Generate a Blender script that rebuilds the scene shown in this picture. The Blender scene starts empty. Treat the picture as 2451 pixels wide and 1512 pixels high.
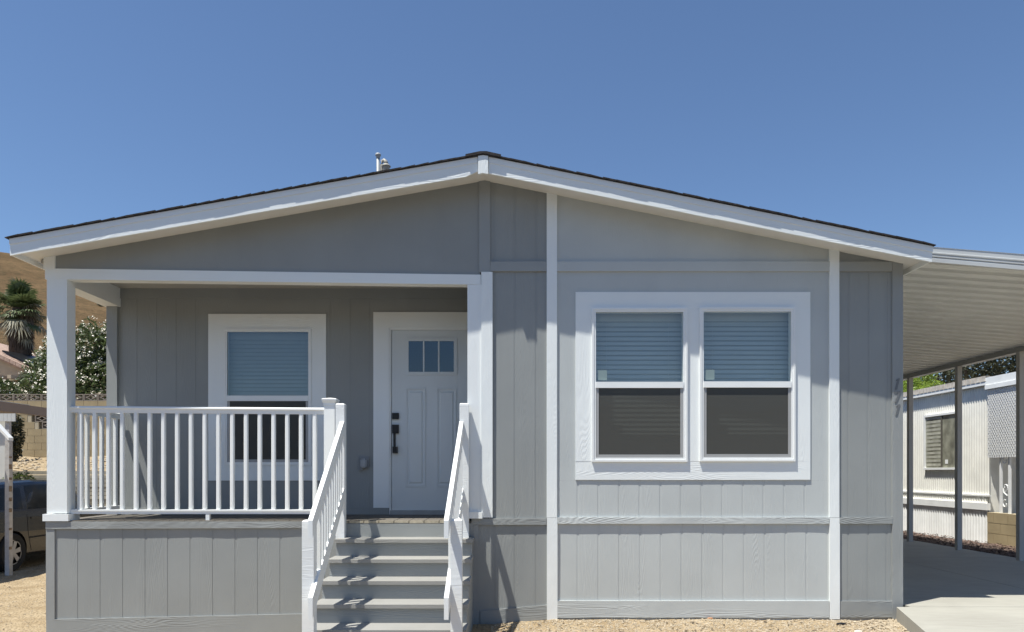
import bpy, bmesh, math, random
from mathutils import Vector, Matrix, noise
random.seed(11)
S = bpy.context.scene
COL = S.collection
F = 1731.0; CX = 1225.5; HZ = 1130.0      # focal length, centre and eye level of the photograph in picture units
EYE = 0.0                                   # heights are measured from the eye

YF = 7.04       # front wall
YR = 8.05       # porch back wall
YG = 6.735       # gable fascia front
def PX(x, Y=YF): return (x - CX) * Y / F
def PZ(y, Y=YF): return (HZ - y) * Y / F

# ------------------------------------------------------------------ mesh builder
class MB:
    def __init__(s): s.v = []; s.f = []; s.sm = False
    def add(s, vs, fs):
        n = len(s.v); s.v += [tuple(p) for p in vs]; s.f += [tuple(i + n for i in q) for q in fs]; return s
    def hexa(s, p):      # p: 4 front (ccw from low-left), 4 back
        return s.add(p, [(0,1,2,3),(5,4,7,6),(4,0,3,7),(1,5,6,2),(3,2,6,7),(4,5,1,0)])
    def box(s, x0, x1, y0, y1, z0, z1):
        return s.hexa([(x0,y0,z0),(x1,y0,z0),(x1,y0,z1),(x0,y0,z1),(x0,y1,z0),(x1,y1,z0),(x1,y1,z1),(x0,y1,z1)])
    def slab(s, x0, x1, y0, y1, zb0, zb1, zt0, zt1):   # bottom/top heights at x0, x1
        return s.hexa([(x0,y0,zb0),(x1,y0,zb1),(x1,y0,zt1),(x0,y0,zt0),(x0,y1,zb0),(x1,y1,zb1),(x1,y1,zt1),(x0,y1,zt0)])
    def prism(s, poly, f0, f1):     # poly of 2d points mapped by f0(front) and f1(back)
        n = len(poly); a = [f0(p) for p in poly]; b = [f1(p) for p in poly]
        fs = [tuple(range(n)), tuple(range(2*n-1, n-1, -1))]
        for i in range(n):
            j = (i+1) % n; fs.append((i, n+i, n+j, j))
        return s.add(a+b, fs)
    def tube(s, pts, r, n=8, caps=True):
        pts = [Vector(p) for p in pts]; rs = r if isinstance(r, (list, tuple)) else [r]*len(pts)
        base = len(s.v); up = Vector((0,0,1))
        for i, p in enumerate(pts):
            d = (pts[min(i+1, len(pts)-1)] - pts[max(i-1, 0)]).normalized()
            u = d.cross(up if abs(d.z) < .95 else Vector((1,0,0))).normalized(); w = d.cross(u)
            for k in range(n):
                a = 2*math.pi*k/n; s.v.append(tuple(p + (u*math.cos(a) + w*math.sin(a))*rs[i]))
        for i in range(len(pts)-1):
            for k in range(n):
                k2 = (k+1) % n
                s.f.append((base+i*n+k, base+i*n+k2, base+(i+1)*n+k2, base+(i+1)*n+k))
        if caps:
            s.f.append(tuple(base+k for k in range(n-1,-1,-1))); s.f.append(tuple(base+(len(pts)-1)*n+k for k in range(n)))
        return s
    def lathe(s, prof, c, axis='z', n=24):      # prof (r, h)
        base = len(s.v)
        for r, h in prof:
            for k in range(n):
                a = 2*math.pi*k/n
                x, y = r*math.cos(a), r*math.sin(a)
                s.v.append((c[0]+x, c[1]+y, c[2]+h) if axis == 'z' else (c[0]+h, c[1]+x, c[2]+y))
        for i in range(len(prof)-1):
            for k in range(n):
                k2 = (k+1) % n; s.f.append((base+i*n+k, base+i*n+k2, base+(i+1)*n+k2, base+(i+1)*n+k))
        return s
    def build(s, name, mat, parent=None, smooth=False, recalc=True):
        root = parent
        base = Vector((0,0,0))
        while root is not None:
            base += Vector(root.location); root = root.parent
        me = bpy.data.meshes.new(name)
        me.from_pydata([tuple(Vector(p) - base) for p in s.v], [], s.f)
        if recalc:
            bm = bmesh.new(); bm.from_mesh(me); bmesh.ops.recalc_face_normals(bm, faces=bm.faces); bm.to_mesh(me); bm.free()
        if mat: me.materials.append(mat)
        if smooth:
            for p in me.polygons: p.use_smooth = True
        o = bpy.data.objects.new(name, me); COL.objects.link(o)
        if parent is not None: o.parent = parent
        return o
def tag(o, label=None, cat=None, group=None, kind=None):
    if label: o['label'] = label
    if cat: o['category'] = cat
    if group: o['group'] = group
    if kind: o['kind'] = kind
    return o
def thing(name, label, cat, loc, group=None):
    o = bpy.data.objects.new(name, None); o.empty_display_size = .2; COL.objects.link(o); o.location = loc
    return tag(o, label, cat, group)
def box(name, mat, parent, *a):
    return MB().box(*a).build(name, mat, parent)

# ------------------------------------------------------------------ materials
def new_mat(name):
    m = bpy.data.materials.new(name); m.use_nodes = True; nt = m.node_tree
    return m, nt, nt.nodes['Principled BSDF']
def N(nt, t, **k):
    n = nt.nodes.new(t)
    for a, b in k.items():
        if a in n.inputs: n.inputs[a].default_value = b
        else: setattr(n, a, b)
    return n
def coords(nt, scale=(1,1,1)):
    tc = N(nt, 'ShaderNodeTexCoord'); mp = N(nt, 'ShaderNodeMapping'); mp.inputs['Scale'].default_value = scale
    nt.links.new(tc.outputs['Object'], mp.inputs['Vector']); return mp.outputs['Vector']
def mixcol(nt, fac, a, b):
    m = N(nt, 'ShaderNodeMix', data_type='RGBA'); m.inputs[6].default_value = (*a, 1); m.inputs[7].default_value = (*b, 1)
    nt.links.new(fac, m.inputs[0]); return m.outputs[2]
def ramp(nt, src, p0, p1):
    r = N(nt, 'ShaderNodeMapRange'); r.inputs['From Min'].default_value = p0; r.inputs['From Max'].default_value = p1
    nt.links.new(src, r.inputs['Value']); return r.outputs['Result']
def paint(name, c, grain='v', strength=.35, rough=.6, stipple=.3, dark=.9):
    """painted fibre-cement / timber with embossed wood grain"""
    m, nt, b = new_mat(name); L = nt.links
    st = {'v': (1,1,.09), 'h': (.09,1,1), 'y': (1,.09,1), 'n': (1,1,1)}[grain]
    vec = coords(nt, st)
    warp = N(nt, 'ShaderNodeTexNoise', Scale=4.5, Detail=2.0); L.new(vec, warp.inputs['Vector'])
    mul = N(nt, 'ShaderNodeMath', operation='MULTIPLY'); mul.inputs[1].default_value = 150.0; L.new(warp.outputs['Fac'], mul.inputs[0])
    sn = N(nt, 'ShaderNodeMath', operation='SINE'); L.new(mul.outputs[0], sn.inputs[0])
    pw = N(nt, 'ShaderNodeMath', operation='POWER'); pw.inputs[1].default_value = 2.0; L.new(sn.outputs[0], pw.inputs[0])
    v2 = coords(nt, (st[0]*1.7, 1.7, st[2]*1.7))
    msk = N(nt, 'ShaderNodeTexNoise', Scale=5.0, Detail=1.0); L.new(v2, msk.inputs['Vector'])
    mr = ramp(nt, msk.outputs['Fac'], .42, .62)
    g = N(nt, 'ShaderNodeMath', operation='MULTIPLY'); L.new(pw.outputs[0], g.inputs[0]); L.new(mr, g.inputs[1])
    v3 = coords(nt)
    fine = N(nt, 'ShaderNodeTexNoise', Scale=140.0, Detail=3.0); L.new(v3, fine.inputs['Vector'])
    bu = N(nt, 'ShaderNodeBump', Strength=strength, Distance=.004); L.new(g.outputs[0], bu.inputs['Height'])
    bu2 = N(nt, 'ShaderNodeBump', Strength=stipple, Distance=.0015); L.new(fine.outputs['Fac'], bu2.inputs['Height']); L.new(bu.outputs['Normal'], bu2.inputs['Normal'])
    L.new(bu2.outputs['Normal'], b.inputs['Normal'])
    big = N(nt, 'ShaderNodeTexNoise', Scale=1.6, Detail=4.0); L.new(v3, big.inputs['Vector'])
    L.new(mixcol(nt, ramp(nt, big.outputs['Fac'], .3, .7), c, tuple(x*dark for x in c)), b.inputs['Base Color'])
    b.inputs['Roughness'].default_value = rough; b.inputs['Specular IOR Level'].default_value = .35
    return m
def plain(name, c, rough=.5, var=.08, scale=6.0, bump=0., bscale=60., metal=0., spec=.4):
    m, nt, b = new_mat(name); L = nt.links; v = coords(nt)
    n = N(nt, 'ShaderNodeTexNoise', Scale=scale, Detail=5.0); L.new(v, n.inputs['Vector'])
    L.new(mixcol(nt, ramp(nt, n.outputs['Fac'], .3, .7), tuple(x*(1-var) for x in c), tuple(min(1, x*(1+var)) for x in c)), b.inputs['Base Color'])
    b.inputs['Roughness'].default_value = rough; b.inputs['Metallic'].default_value = metal; b.inputs['Specular IOR Level'].default_value = spec
    if bump:
        n2 = N(nt, 'ShaderNodeTexNoise', Scale=bscale, Detail=4.0); L.new(v, n2.inputs['Vector'])
        bu = N(nt, 'ShaderNodeBump', Strength=bump, Distance=.01); L.new(n2.outputs['Fac'], bu.inputs['Height']); L.new(bu.outputs['Normal'], b.inputs['Normal'])
    return m
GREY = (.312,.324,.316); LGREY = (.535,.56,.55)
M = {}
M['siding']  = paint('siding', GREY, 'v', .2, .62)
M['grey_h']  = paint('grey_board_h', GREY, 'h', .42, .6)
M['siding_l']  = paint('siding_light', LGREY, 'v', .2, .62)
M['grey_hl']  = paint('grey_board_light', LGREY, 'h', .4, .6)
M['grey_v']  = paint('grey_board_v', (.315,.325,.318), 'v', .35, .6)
M['white_v'] = paint('white_board_v', (.85,.875,.86), 'v', .2, .5, .5, .97)
M['white_h'] = paint('white_board_h', (.85,.875,.86), 'h', .22, .5, .3, .96)
M['white_s'] = paint('white_smooth', (.845,.865,.855), 'v', .06, .5, .15, .97)
M['soffit']  = plain('soffit', (.74,.73,.70), .6, .03)
M['vinyl']   = plain('vinyl', (.86,.87,.85), .35, .02)
M['rail']    = paint('rail_paint', (.84,.85,.83), 'y', .12, .45, .15, .96)
M['newel']   = paint('newel_paint', (.82,.83,.815), 'h', .2, .45, .2, .95)
M['door']    = paint('door_paint', (.69,.72,.72), 'v', .05, .4, .1, .97)
M['tread']   = paint('tread_paint', (.33,.322,.30), 'h', .2, .6, .4, .82)
M['black']   = plain('black_metal', (.012,.012,.013), .35, .1)
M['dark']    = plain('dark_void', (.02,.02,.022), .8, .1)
M['deck']    = paint('deck_boards', (.17,.15,.125), 'y', .4, .75, .4, .7)
M['raw']     = plain('raw_wood', (.42,.37,.28), .8, .2, 20)
M['outlet']  = plain('outlet_plastic', (.25,.265,.28), .3, .06)
M['galv']    = plain('pipe_metal', (.36,.37,.37), .45, .1, 10)
M['vent']    = plain('vent_cream', (.36,.34,.29), .5, .06)
M['alum']    = plain('awning_white', (.56,.57,.56), .42, .04, 3)
M['ceil']    = plain('awning_underside', (.80,.80,.765), .45, .05, 2)
M['post']    = plain('post_paint', (.50,.49,.46), .5, .04, 3)
M['screenframe'] = plain('screen_frame', (.38,.38,.375), .4, .03)
M['nb_wall'] = plain('neighbour_wall', (.83,.81,.74), .55, .08, 2.5, .15, 40)
M['nb_white']= plain('neighbour_white', (.84,.84,.82), .5, .06, 4)
M['nb_cap']  = plain('neighbour_cap', (.58,.52,.45), .7, .25, 9)
M['block']   = plain('block_tan', (.36,.285,.17), .9, .12, 3.0, .3, 80)
M['mortar']  = plain('mortar', (.44,.38,.27), .95, .08)
M['breeze']  = plain('breeze_block', (.27,.23,.19), .95, .12, 5)
M['stucco']  = plain('stucco_tan', (.42,.34,.25), .9, .06, 5, .2, 50)
M['tile']    = plain('roof_tile', (.40,.28,.22), .85, .2, 8)
M['tanbeam'] = plain('tan_beam', (.30,.225,.175), .6, .05, 2)
M['shed']    = plain('shed_white', (.58,.58,.55), .6, .05, 4)
M['rustpost']= plain('rust_post', (.48,.46,.44), .5, .14, 14)
M['timber']  = plain('timber_grey', (.36,.33,.26), .85, .15, 6)
M['bark']    = plain('palm_bark', (.09,.07,.052), .95, .35, 12, .5, 30)
M['bloom']   = plain('bloom', (.80,.74,.62), .6, .08)
M['tyre']    = plain('tyre', (.02,.02,.02), .8, .1)
M['rim']     = plain('rim', (.42,.42,.43), .35, .05, metal=.4)
M['carpaint']= plain('car_paint', (.022,.021,.022), .25, .05, spec=.6)
M['carpaint'].node_tree.nodes['Principled BSDF'].inputs['Coat Weight'].default_value = .2
M['carglass']= plain('car_glass', (.022,.024,.024), .12, .3, 3, spec=.25)
M['taillight'] = plain('tail_light', (.25,.02,.02), .2, .05)
M['stone']   = plain('stone', (.40,.33,.235), .95, .25, 20)
M['leaf_debris'] = plain('dry_leaf', (.10,.075,.05), .9, .3, 30)

def leaf_mat(name, c1, c2, trans=.15, scale=1.3):
    m, nt, b = new_mat(name); L = nt.links; v = coords(nt)
    n = N(nt, 'ShaderNodeTexNoise', Scale=scale, Detail=6.0, Roughness=.8); L.new(v, n.inputs['Vector'])
    L.new(mixcol(nt, ramp(nt, n.outputs['Fac'], .35, .65), c1, c2), b.inputs['Base Color'])
    b.inputs['Roughness'].default_value = .5; b.inputs['Specular IOR Level'].default_value = .35
    tr = N(nt, 'ShaderNodeBsdfTranslucent'); tr.inputs['Color'].default_value = (*[x*1.5 for x in c2], 1)
    mx = N(nt, 'ShaderNodeMixShader'); mx.inputs[0].default_value = trans
    L.new(b.outputs[0], mx.inputs[1]); L.new(tr.outputs[0], mx.inputs[2])
    L.new(mx.outputs[0], nt.nodes['Material Output'].inputs['Surface'])
    return m
M['oleander'] = leaf_mat('oleander_leaf', (.045,.065,.022), (.10,.13,.045))
M['darkleaf'] = leaf_mat('dark_leaf', (.025,.03,.014), (.085,.09,.055), .1, 2)
M['brightleaf'] = leaf_mat('bright_leaf', (.09,.15,.02), (.24,.32,.05), .25)
M['hedge']    = leaf_mat('hedge_leaf', (.06,.09,.02), (.16,.20,.05), .2, 3)
M['frond']    = leaf_mat('palm_frond', (.05,.08,.03), (.12,.15,.06), .15, 2)
M['deadfrond']= leaf_mat('palm_dead', (.11,.10,.06), (.42,.39,.28), .1, 4)

def glass(name, tint, refl, rough=.0):
    m, nt, b = new_mat(name); L = nt.links
    gl = N(nt, 'ShaderNodeBsdfGlossy'); gl.inputs['Roughness'].default_value = rough; gl.inputs['Color'].default_value = (.92,.98,1.0,1)
    tr = N(nt, 'ShaderNodeBsdfTransparent'); tr.inputs['Color'].default_value = (*tint, 1)
    v = coords(nt); n = N(nt, 'ShaderNodeTexNoise', Scale=1.1, Detail=1.0); L.new(v, n.inputs['Vector'])
    bu = N(nt, 'ShaderNodeBump', Strength=.12, Distance=.01); L.new(n.outputs['Fac'], bu.inputs['Height']); L.new(bu.outputs['Normal'], gl.inputs['Normal'])
    lw = N(nt, 'ShaderNodeFresnel', IOR=1.5); ad = N(nt, 'ShaderNodeMath', operation='ADD'); ad.inputs[1].default_value = refl
    L.new(lw.outputs[0], ad.inputs[0])
    mx = N(nt, 'ShaderNodeMixShader'); L.new(ad.outputs[0], mx.inputs[0]); L.new(tr.outputs[0], mx.inputs[1]); L.new(gl.outputs[0], mx.inputs[2])
    L.new(mx.outputs[0], nt.nodes['Material Output'].inputs['Surface']); return m
M['glass'] = glass('window_glass', (.78,.82,.80), .065)
M['glass_low'] = glass('window_glass_low', (.36,.39,.38), .035)
M['doorglass'] = glass('door_glass', (.20,.26,.32), .05, .1)
m, nt, b = new_mat('insect_screen')
tr = N(nt, 'ShaderNodeBsdfTransparent'); df = N(nt, 'ShaderNodeBsdfDiffuse'); df.inputs['Color'].default_value = (.10,.10,.092,1)
mx = N(nt, 'ShaderNodeMixShader'); mx.inputs[0].default_value = .80
nt.links.new(tr.outputs[0], mx.inputs[1]); nt.links.new(df.outputs[0], mx.inputs[2]); nt.links.new(mx.outputs[0], nt.nodes['Material Output'].inputs['Surface'])
M['screen'] = m
M['blind'] = plain('blind', (.50,.53,.54), .5, .03)
M['sticker'] = plain('paper', (.46,.50,.46), .7, .04)

# shingles
M['shingle'] = plain('shingle', (.035,.030,.030), .95, .5, 25, .6, 120)
# soil
m, nt, b = new_mat('dirt'); L = nt.links; v = coords(nt)
a1 = N(nt, 'ShaderNodeTexNoise', Scale=3.0, Detail=8.0, Roughness=.65); L.new(v, a1.inputs['Vector'])
a2 = N(nt, 'ShaderNodeTexNoise', Scale=28.0, Detail=6.0, Roughness=.7); L.new(v, a2.inputs['Vector'])
vo = N(nt, 'ShaderNodeTexVoronoi', Scale=38.0); L.new(v, vo.inputs['Vector'])
c1 = mixcol(nt, ramp(nt, a1.outputs['Fac'], .35, .65), (.49,.385,.25), (.35,.26,.155))
mm = N(nt, 'ShaderNodeMix', data_type='RGBA'); L.new(ramp(nt, a2.outputs['Fac'], .50, .68), mm.inputs[0]); L.new(c1, mm.inputs[6]); mm.inputs[7].default_value = (.22,.16,.10,1)
L.new(mm.outputs[2], b.inputs['Base Color']); b.inputs['Roughness'].default_value = .97; b.inputs['Specular IOR Level'].default_value = .1
ad = N(nt, 'ShaderNodeMath', operation='ADD'); L.new(a2.outputs['Fac'], ad.inputs[0]); L.new(vo.outputs['Distance'], ad.inputs[1])
bu = N(nt, 'ShaderNodeBump', Strength=.8, Distance=.03); L.new(ad.outputs[0], bu.inputs['Height']); L.new(bu.outputs['Normal'], b.inputs['Normal'])
M['dirt'] = m
M['mulch'] = plain('mulch', (.085,.06,.05), .95, .6, 30, .9, 70)
# concrete
m, nt, b = new_mat('concrete'); L = nt.links; v = coords(nt); v2 = coords(nt, (1, 14, 1))
a1 = N(nt, 'ShaderNodeTexNoise', Scale=1.2, Detail=6.0); L.new(v, a1.inputs['Vector'])
a2 = N(nt, 'ShaderNodeTexNoise', Scale=5.0, Detail=4.0); L.new(v2, a2.inputs['Vector'])
ad = N(nt, 'ShaderNodeMath', operation='ADD'); L.new(a1.outputs['Fac'], ad.inputs[0]); L.new(a2.outputs['Fac'], ad.inputs[1])
L.new(mixcol(nt, ramp(nt, ad.outputs[0], .75, 1.25), (.385,.37,.32), (.31,.295,.255)), b.inputs['Base Color'])
a3 = N(nt, 'ShaderNodeTexNoise', Scale=90.0, Detail=3.0); L.new(v2, a3.inputs['Vector'])
bu = N(nt, 'ShaderNodeBump', Strength=.15, Distance=.005); L.new(a3.outputs['Fac'], bu.inputs['Height']); L.new(bu.outputs['Normal'], b.inputs['Normal'])
b.inputs['Roughness'].default_value = .85
M['concrete'] = m
# dry hill
m, nt, b = new_mat('dry_grass_hill'); L = nt.links; v = coords(nt, (1, 1, 2.5))
a1 = N(nt, 'ShaderNodeTexNoise', Scale=.12, Detail=8.0, Roughness=.7); L.new(v, a1.inputs['Vector'])
a2 = N(nt, 'ShaderNodeTexNoise', Scale=.9, Detail=6.0, Roughness=.8); L.new(v, a2.inputs['Vector'])
c1 = mixcol(nt, ramp(nt, a1.outputs['Fac'], .4, .6), (.27,.18,.10), (.19,.128,.074))
mm = N(nt, 'ShaderNodeMix', data_type='RGBA'); L.new(ramp(nt, a2.outputs['Fac'], .47, .68), mm.inputs[0]); L.new(c1, mm.inputs[6]); mm.inputs[7].default_value = (.12,.10,.06,1)
L.new(mm.outputs[2], b.inputs['Base Color']); b.inputs['Roughness'].default_value = 1; b.inputs['Specular IOR Level'].default_value = 0
bu = N(nt, 'ShaderNodeBump', Strength=1.0, Distance=1.2); L.new(a2.outputs['Fac'], bu.inputs['Height']); L.new(bu.outputs['Normal'], b.inputs['Normal'])
M['hill'] = m

# ------------------------------------------------------------------ ground
def lerp(a, b, t): return a + (b-a)*max(0, min(1, t))
def gbase(X):
    if X < -4.6: return -1.60
    if X < -1.7: return lerp(-1.60, -1.565, (X+4.6)/2.9)
    if X < .4: return lerp(-1.565, -1.43, (X+1.7)/2.1)
    return -1.43
def gz(X, Y):
    return gbase(X) + .014*noise.noise(Vector((X*1.3, Y*1.3, 0))) + .014*noise.noise(Vector((X*4, Y*4, 3))) + .008*noise.noise(Vector((X*11, Y*11, 7)))
def axis(lo, hi, dlo, dhi, step):
    a = []; x = dlo
    while x <= dhi + 1e-6: a.append(x); x += step
    d = step; x = dhi
    while x < hi: d *= 1.5; x += d; a.append(min(x, hi))
    d = step; x = dlo
    while x > lo: d *= 1.5; x -= d; a.insert(0, max(x, lo))
    return a
xs = axis(-900, 900, -9, 9.5, .06); ys = axis(-900, 900, 4.6, 12.5, .06)
mb = MB(); nx = len(xs)
mb.v = [(x, y, gz(x, y)) for y in ys for x in xs]
mb.f = [(j*nx+i, j*nx+i+1, (j+1)*nx+i+1, (j+1)*nx+i) for j in range(len(ys)-1) for i in range(nx-1)]
tag(mb.build('ground', M['dirt'], smooth=True), kind='structure')
# unseen dark street behind the camera, added to cut warm ground bounce
mb = MB()
mb.box(-200, 200, -22.0, 4.3, -1.75, -1.36)
tag(mb.build('unseen_road', plain('asphalt', (.055,.055,.056), .9, .15, 8, .5, 90)), kind='structure')
mb = MB(); mb.box(-200, 2.8, 4.3, 4.55, -1.75, -1.33); mb.box(7.7, 200, 4.3, 4.55, -1.75, -1.33)
tag(mb.build('kerb', M['concrete']), kind='structure')
# gravel scattered on the soil
mb = MB()
def pebble(mb, x, y, z, r):
    a = random.random()*6.28; e = [random.uniform(.6, 1.2) for _ in range(3)]
    pts = []
    for dx, dy, dz in ((1,0,0),(0,1,0),(-1,0,0),(0,-1,0),(0,0,.8),(0,0,-.8)):
        X, Y = dx*e[0]*r, dy*e[1]*r
        pts.append((x+X*math.cos(a)-Y*math.sin(a), y+X*math.sin(a)+Y*math.cos(a), z+dz*e[2]*r))
    mb.add(pts, [(0,1,4),(1,2,4),(2,3,4),(3,0,4),(1,0,5),(2,1,5),(3,2,5),(0,3,5)])
for i in range(9000):
    if i % 3:
        x = random.uniform(-.2, 3.75); y = random.triangular(5.6, 7.02, 6.98)
    else:
        x = random.uniform(-9, -4.5); y = random.uniform(6.9, 12.5)
    if x > 3.2 and y > 5.6 and x > 3.02 + (y-4.8)*.31: continue
    r = random.choice([.004,.006,.008,.012]) * random.uniform(.7, 1.3)
    pebble(mb, x, y, gz(x, y)+r*.2, r)
for i in range(1500):      # coarser chips gathered beside the slab edge
    t = random.random(); x = lerp(3.05, 3.78, t) - abs(random.gauss(0, .22)); y = lerp(4.9, 7.0, t)
    r = random.uniform(.008, .020); pebble(mb, x, y, gz(x, y)+r*.3, r)
for i in range(900):
    x = random.uniform(-.2, 3.6); y = random.uniform(6.2, 7.0); r = random.uniform(.005, .015); pebble(mb, x, y, gz(x, y)+r*.2, r)
tag(mb.build('gravel', M['stone'], recalc=False), 'pale pebbles and grit scattered over the sandy soil', 'gravel', kind='stuff')
# mulch bed right of the slab
mb = MB()
gx = [7.55+.09*i for i in range(24)]; gy = [8+.15*i for i in range(100)]
mb.v = [(x, y, -1.385 + .02*noise.noise(Vector((x*7, y*7, 1))) + .03*noise.noise(Vector((x*2, y*2, 5)))) for y in gy for x in gx]
n = len(gx); mb.f = [(j*n+i, j*n+i+1, (j+1)*n+i+1, (j+1)*n+i) for j in range(len(gy)-1) for i in range(n-1)]
tag(mb.build('mulch_bed', M['mulch']), kind='structure')
mb = MB()
for i in range(3500):
    x = random.uniform(7.6, 9.2); y = random.uniform(9.5, 18)
    a = random.random()*6.28; l = random.uniform(.015, .045); w = l*.4; z = -1.37+random.uniform(-.01, .03)
    ca, sa = math.cos(a), math.sin(a); t = random.uniform(-.02, .02)
    mb.add([(x-l*ca, y-l*sa, z-t), (x+w*sa, y-w*ca, z), (x+l*ca, y+l*sa, z+t), (x-w*sa, y+w*ca, z+.008)], [(0,1,2,3)])
tag(mb.build('bark_chips', plain('bark_chip', (.15,.10,.08), .9, .6, 40), recalc=False), 'dark brown bark chips spread beside the carport slab', 'bark chips', kind='stuff')

# concrete drive under the carport
ZS = -1.293
mb = MB()
JX = 5.68
def strip(xa0, xa1, xb0, xb1, y0, y1):   # x-range at y0 and y1
    mb.hexa([(xa0,y0,ZS-.16),(xa1,y0,ZS-.16),(xa1,y0,ZS),(xa0,y0,ZS),(xb0,y1,ZS-.16),(xb1,y1,ZS-.16),(xb1,y1,ZS),(xb0,y1,ZS)])
strip(2.86, 7.62, 3.69, 7.62, 4.32, 6.94)
yy = 6.95
for y1 in (11.0, 15.0, 19.0, 23.0):
    strip(3.83, JX-.005, 3.83, JX-.005, yy, y1-.01); strip(JX+.005, 7.62, JX+.005, 7.62, yy, y1-.01); yy = y1
mb.box(3.9, 7.6, 6.8, 22.9, ZS-.3, ZS-.04)
tag(mb.build('driveway', M['concrete']), kind='structure')

# ------------------------------------------------------------------ HOUSE
H = thing('manufactured_house', 'grey manufactured house with white trim, gabled roof and covered front porch', 'house', (-.3, YF, -1.45))
# roof lines at the wall plane
def zsoff(X):
    xr0, xr1 = PX(1147), PX(1173)
    if X <= xr0: return PZ(430) - (xr0 - X) * .1677
    if X >= xr1: return PZ(430) - (X - xr1) * .1960
    return PZ(430)
def subtract(seg, holes, x0, x1):
    out = [seg]
    for hx0, hx1, hz0, hz1 in holes:
        if hx1 <= x0 + 1e-5 or hx0 >= x1 - 1e-5: continue
        nxt = []
        for a, b in out:
            if hz1 <= a or hz0 >= b: nxt.append((a, b)); continue
            if hz0 > a: nxt.append((a, hz0))
            if hz1 < b: nxt.append((hz1, b))
        out = nxt
    return out
def siding(name, X0, X1, z0f, z1f, yf, grooves, holes=(), g=.020, depth=.0024, thick=.02, lab=None, parent=H, mat=None):
    """grooved sheet siding: proud planks between shallow grooves, one mesh"""
    mb = MB()
    cuts = {X0, X1}
    for c in grooves:
        if X0 + .02 < c < X1 - .02: cuts.add(c-g/2); cuts.add(c+g/2)
    for h in holes:
        for c in h[:2]:
            if X0 < c < X1: cuts.add(c)
    cuts = sorted(cuts)
    for a, b in zip(cuts, cuts[1:]):
        mid = (a+b)/2
        gr = any(abs(mid-c) < g/2 for c in grooves)
        y = yf + (depth if gr else 0)
        full0 = z0f(a), z0f(b); full1 = z1f(a), z1f(b)
        hs = [h for h in holes if h[0] <= mid <= h[1]]
        if not hs:
            mb.slab(a, b, y, yf+thick, full0[0], full0[1], full1[0], full1[1])
        else:
            segs = subtract((min(full0), max(full1)), hs, a, b)
            for s0, s1 in segs:
                zb = full0 if abs(s0-min(full0)) < 1e-6 else (s0, s0); zt = full1 if abs(s1-max(full1)) < 1e-6 else (s1, s1)
                mb.slab(a, b, y, yf+thick, zb[0], zb[1], zt[0], zt[1])
    return mb.build(name, mat or M['siding'], parent)
def wavy_board(name, mat, parent, X0, X1, zb, zt, yf, yb, amp=.0015, step=.11, seed=0, edge=.0):
    """board along X whose face undulates a little, as real boards do"""
    mb = MB(); n = max(1, int(abs(X1-X0)/step)); P = []
    for i in range(n+1):
        x = X0+(X1-X0)*i/n
        j = amp*noise.noise(Vector((x*2.3, seed*3.1, 0)))*2
        j2 = amp*noise.noise(Vector((x*3.1, seed*3.1+9, 0)))*2
        e = edge*noise.noise(Vector((x*9, seed+4.2, 0)))
        P += [(x, yf+j, zb(x)+e), (x, yf+j2, zt(x)+e*.5), (x, yb, zb(x)), (x, yb, zt(x))]
    mb.v = P; fs = []
    for i in range(n):
        a = i*4; b2 = a+4
        fs += [(a, b2, b2+1, a+1), (a+2, a+3, b2+3, b2+2), (a, a+2, b2+2, b2), (a+1, b2+1, b2+3, a+3)]
    fs += [(0,1,3,2), (n*4, n*4+2, n*4+3, n*4+1)]; mb.f = fs
    return mb.build(name, mat, parent)
def vboard(name, mat, x0, x1, y0, y1, proud=.0127, Y=YF, parent=H, amp=.001, seed=0, thick=None):
    """vertical trim board from picture coordinates; (x) left/right, (y) top/bottom"""
    X0, X1, z1, z0 = PX(x0, Y), PX(x1, Y), PZ(y0, Y), PZ(y1, Y)
    return vb(name, mat, X0, X1, z0, z1, Y-proud, Y+(thick or 0)-.0003, parent, amp, seed)
def vb(name, mat, X0, X1, z0, z1, yf, yb, parent=H, amp=.001, seed=0, top=None):
    mb = MB(); n = max(1, int((z1-z0)/.15)); P = []
    for i in range(n+1):
        z = z0+(z1-z0)*i/n; j = amp*noise.noise(Vector((z*2.3, seed*5.7, 2)))*2; k = amp*noise.noise(Vector((z*2.9, seed*5.7+4, 2)))*2
        za, zb2 = z, z
        if top and i == n: za, zb2 = top
        P += [(X0, yf+j, za), (X1, yf+k, zb2), (X0, yb, za), (X1, yb, zb2)]
    mb.v = P; fs = []
    for i in range(n):
        a = i*4; b2 = a+4
        fs += [(a, a+1, b2+1, b2), (a+2, b2+2, b2+3, a+3), (a, b2, b2+2, a+2), (a+1, a+3, b2+3, b2+1)]
    fs += [(0,2,3,1), (n*4, n*4+1, n*4+3, n*4+2)]; mb.f = fs
    return mb.build(name, mat, parent)

XL, XR = PX(112), PX(2158)
gr_w = [PX(1383+49.75*i) for i in range(-1, 20)]
Zband0, Zband1 = PZ(1253), PZ(1237.5)
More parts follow.
